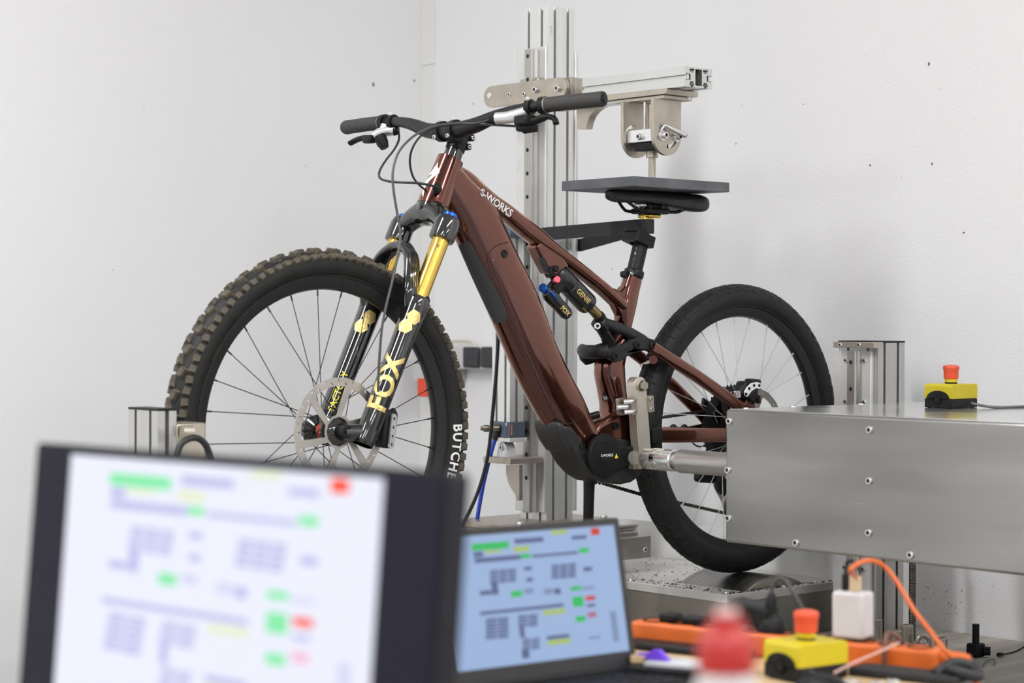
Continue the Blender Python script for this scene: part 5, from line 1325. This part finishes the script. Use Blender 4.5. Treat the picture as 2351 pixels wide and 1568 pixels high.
ob('usb_plug', MB().box(q2+d*.004+EZ*.011, (.016, .009, .022), R_), mat('tan usb plug', (.55, .42, .28), .4), tt_, 38, .001)
tag(ob('usb_plug', MB().box(q2-d*.012+EZ*.012, (.010, .010, .026), R_), BLACKP, tt_, 38, .003), 'black plug')
ob('usb_cable', MB().tube(smooth_path([q2-d*.012+EZ*.025, q2-d*.010+EZ*.040, q2-d*.002+EZ*.044, q2+d*.006+EZ*.036, q2+d*.012+EZ*.030], 5), .0025, 8), BLACKP, tt_)
oc = [q2+d*.004+EZ*.022]
for (x, y), (dd_) in zip(((1952, 1310), (1972, 1293), (2000, 1287), (2030, 1300), (2062, 1340), (2098, 1400), (2135, 1448), (2165, 1488), (2200, 1528), (2240, 1566), (2290, 1604)), (2.92, 2.93, 2.94, 2.95, 2.94, 2.92, 2.90, 2.88, 2.88, 2.88, 2.90)):
    r_ = RT*((x-CX)/F)-UP*((y-CY)/F)+FW; oc.append(CAM+r_*dd_)
tag(ob('orange_cable', MB().tube(smooth_path(oc, 6), .0034, 10), ORANGE), 'orange cable looping up out of the white charger', 'cable')
q = sp(L-.075, -.001, HS*.5)
tag(ob('short_cable', MB().tube(smooth_path([q+EZ*-.016-sdv*.002, q-sdv*.004, q+EZ*.022-sdv*.002, q+EZ*.036+sdv*.012, q+EZ*.024+sdv*.03+d*.01], 4), .0035, 8), mat('brown cable', (.14, .06, .04), .5)), 'short brown cable lying over the far end of the power strip', 'cable')
hp = [CAM+(RT*((x-CX)/F)-UP*((y-CY)/F)+FW)*k_ for x, y, k_ in ((2064, 1476, 2.84), (2010, 1500, 2.82), (1960, 1522, 2.80), (1915, 1545, 2.79))]
tag(ob('thin_cable', MB().tube(smooth_path(hp, 5), .0018, 8), mat('pinkish thin cable', (.55, .35, .30), .5)), 'thin pale cable running in front of the power strip', 'cable')
# ------------------------------------------------------------------ second emergency stop and clutter
e = P(1850, 1556, Z=ZD)
estop((e.x, e.y, ZD), -.12, 'yellow emergency stop box with red button on the desk', 1.0)
q = P(1890, 1590, Z=ZD+.01)
q = e+V((-.085, -.06, .0)); q.z = ZD
q = P(1892, 1575, Z=ZD+.028)
tt_ = thing('computer_mouse', 'black rounded mouse in front of the desk emergency stop', 'mouse', (q.x, q.y, ZD))
mb = MB(); rings = []
mb.ball((q.x, q.y, ZD+.010), (.032, .050, .034), 24, 14)
mb.v = [(x, y, max(z, ZD+.0005)) for x, y, z in mb.v]
ob('shell', mb, BLACKP, tt_, 60); ob('scroll_wheel', MB().cyl((q.x-.004, q.y+.025, ZD+.040), (q.x+.004, q.y+.025, ZD+.040), .007), RUBBER, tt_)
for i, (x, y) in enumerate(((1950, 1566), (1972, 1574), (1990, 1578), (2010, 1570), (2030, 1578), (2048, 1566))):
    q = P(x, y, Z=ZD+.010)
    tag(ob('steel_nut', MB().lathe([(.005, 0), (.0105, 0), (.0105, .011), (.009, .013), (.005, .013), (.005, 0)], (q.x, q.y, ZD+.0003), EZ, 6), STEEL, None, 20), 'loose shiny steel nut beside the mouse, %s from the mouse' % ('first', 'second', 'third', 'fourth', 'fifth', 'sixth')[i], 'nut', 'loose steel nuts')
a2 = P(1466, 1528, Z=ZD+.02); b2 = P(1600, 1540, Z=ZD+.02)
dd = (b2-a2).normalized(); Rn = Matrix(((dd.x, -dd.y, 0), (dd.y, dd.x, 0), (0, 0, 1)))
cb_ = (a2+b2)/2; cb_.z = ZD
def slab(name, label, cat, c, size, m, z, rot=0, bev=.001):
    o = MB().box(V((c.x, c.y, z+size[2]/2)), size, Rn @ Matrix.Rotation(rot, 3, 'Z')); return tag(ob(name, o, m, None, 38, bev), label, cat)
slab('green_folder', 'dark green folder at the bottom of the pile beside the laptop', 'folder', cb_+dd*.02, (.13, .09, .008), mat('dark green card', (.01, .09, .06), .6), ZD+.0003)
slab('black_notebook', 'thick black notebook in the pile beside the laptop', 'notebook', cb_+dd*.012, (.12, .085, .016), BLACKP, ZD+.0088, .08)
slab('grey_notepad', 'light grey notepad on top of the pile beside the laptop', 'notepad', cb_+dd*.018, (.085, .055, .006), mat('grey paper', (.50, .50, .53), .6), ZD+.0252, .05)
slab('wooden_block', 'tan wooden block beside the purple pen on the notepad', 'block', cb_-dd*.030+V((0, .012, 0)), (.028, .03, .010), WOOD, ZD+.0252, .3)
p0_ = P(1484, 1512, Z=ZD+.036); p1_ = P(1540, 1498, Z=ZD+.040)
pc = cb_-dd*.012; 
tt_ = thing('purple_clip', 'bright purple plastic clip lying on the grey notepad', 'clip', V((pc.x, pc.y, ZD+.031)))
PUR = mat('purple plastic', (.16, .05, .62), .4)
zc0 = ZD+.0315
ob('clip_body', MB().plate([(-.020, 0), (.018, 0), (.004, .014), (-.006, .014)], V((pc.x, pc.y, zc0)), dd, EZ, .012), PUR, tt_, 38, .001)
ob('clip_tail', MB().tube([V((pc.x, pc.y, zc0+.004))-dd*.016, V((pc.x, pc.y, zc0+.003))-dd*.034], [.005, .003], 10), PUR, tt_)
c2 = sp(.115, -.026, 0)
tag(ob('flat_box', MB().box(V((c2.x, c2.y, ZD+.0065)), (.22, .044, .012), R_), BLACKP, None, 38, .004), 'flat black box lying in front of the power strip beside the laptop', 'box')
# bottle close to the lens
r_ = RT*((1668-CX)/F)-UP*((1470-CY)/F)+FW; q = CAM+r_*1.32
tt_ = thing('bottle', 'white bottle with bright red cap, blurred close to the camera', 'bottle', (q.x, q.y, ZD))
zt_ = q.z
ob('bottle_body', MB().lathe([(.0001, 0), (.026, 0), (.027, .004), (.027, zt_-ZD-.062), (.024, zt_-ZD-.040), (.0165, zt_-ZD-.018), (.0165, zt_-ZD-.0155)], (q.x, q.y, ZD+.0003), EZ, 28), WHITEP, tt_)
ob('cap', MB().lathe([(.0185, -.020), (.0195, -.016), (.0185, .0), (.015, .006), (.0115, .008), (.0105, .016), (.0001, .016)], (q.x, q.y, zt_), EZ, 24), mat('bright red cap', (.36, .014, .012), .4), tt_)
ob('nozzle', MB().cyl((q.x, q.y, zt_+.0165), (q.x, q.y, zt_+.0205), .0068), mat('pale pink nozzle', (.70, .50, .48), .4), tt_)
q = P(1012, 1590, Z=ZD)
tt_ = thing('glue_stick', 'tan round stick with grey collar standing between monitor and laptop', 'stick', (q.x, q.y, ZD))
ob('stick', MB().cyl((q.x, q.y, ZD+.0005), (q.x, q.y, ZD+.035), .011), mat('tan paper', (.66, .46, .18), .5), tt_)
ob('collar', MB().cyl((q.x, q.y, ZD+.0352), (q.x, q.y, ZD+.056), .0105), mat('grey collar', (.40, .38, .36), .4, .4), tt_)
# ------------------------------------------------------------------ loose fixture parts on the machine table at the right
for i, (x, ytop, ybot, r, lab) in enumerate(((1988, 1428, 1486, .0145, 'tall nickel spacer cylinder beside the guide post foot'), (2010, 1412, 1470, .0165, 'nickel spacer cylinder tight against the guide post'), (2058, 1438, 1492, .0125, 'slim nickel spacer cylinder in front of the guide post'), (2082, 1426, 1480, .0150, 'nickel spacer cylinder next to the lead screw'), (2160, 1456, 1500, .0150, 'lone nickel spacer cylinder right of the lead screw'))):
    q = P(x, ybot+8, Z=ZB); h_ = (ybot-ytop)*(q-CAM).dot(FW)/F
    tag(ob('spacer_cylinder', MB().lathe([(.0001, .0004), (r, .0004), (r, h_-.002), (r-.002, h_), (r*.6, h_), (r*.55, h_-.012), (.0001, h_-.012)], (q.x, q.y, ZB), EZ, 24), NICKEL), lab, 'spacer', 'nickel spacers on the machine table')
q = P(2120, 1482, Z=ZB+.012)
tag(ob('steel_ring', MB().lathe([(.014+.006*cos(2*pi*i/10), .006*sin(2*pi*i/10)) for i in range(10)], (q.x, q.y, ZB+.021), V((-.6, -.8, 0)), 24, closed=True), NICKEL), 'nickel ring standing on edge beside the lead screw', 'ring')
q = P(2240, 1508, Z=ZB)
tt_ = thing('black_connector', 'black upright connector on the machine table at the right', 'connector', q)
ob('socket_base', MB().box(q+V((0, 0, .016)), (.034, .030, .031)), BLACKP, tt_, 38, .004); ob('stem', MB().cyl(q+EZ*.031, q+EZ*.075, .008), BLACKP, tt_)
ob('side_knob', MB().cyl(q+V((.012, -.014, .014)), q+V((.02, -.026, .014)), .010), BLACKP, tt_)
hp = [P(x, y, Z=ZB+z_) for x, y, z_ in ((2292, 1503, .008), (2315, 1500, .004), (2335, 1494, .004), (2360, 1480, .01))]
tag(ob('sensor_cable', MB().tube(smooth_path(hp, 5), [.005]*3+[.002]*13, 8), BLACKP), 'thin black sensor cable at the right edge of the table', 'cable')
hp = [P(x, y, Z=ZB+.004) for x, y in ((2255, 1530), (2262, 1520), (2275, 1514), (2285, 1517), (2283, 1526))]
tag(ob('green_wire', MB().tube(smooth_path(hp, 5), .0014, 6), mat('green wire', (.03, .12, .03), .5)), 'short thin green wire on the machine table', 'wire')
q = P(2190, 1545, Z=ZD+.01)
tag(ob('cable_clump', MB().tube(smooth_path([q+V((-.03, .01, .0)), q+V((0, .0, .014)), q+V((.02, -.02, .008)), q+V((.0, -.04, .0)), q+V((-.03, -.02, .010)), q+V((0, 0, .002))], 5), .008, 10), RUBBER), 'bunched black cable behind the end of the power strip', 'cable')

q = sp((P(2080, 1560, Z=ZD)-a).dot(d), -.040, 0)
tag(ob('tool_pouch', MB().box(V((q.x, q.y, ZD+.0065)), (.16, .055, .012), R_), mat('black pouch fabric', (.012, .012, .013), .8, bump=.4, bscale=90), None, 38, .004, 3), 'flat black pouch lying in front of the right end of the power strip', 'pouch')
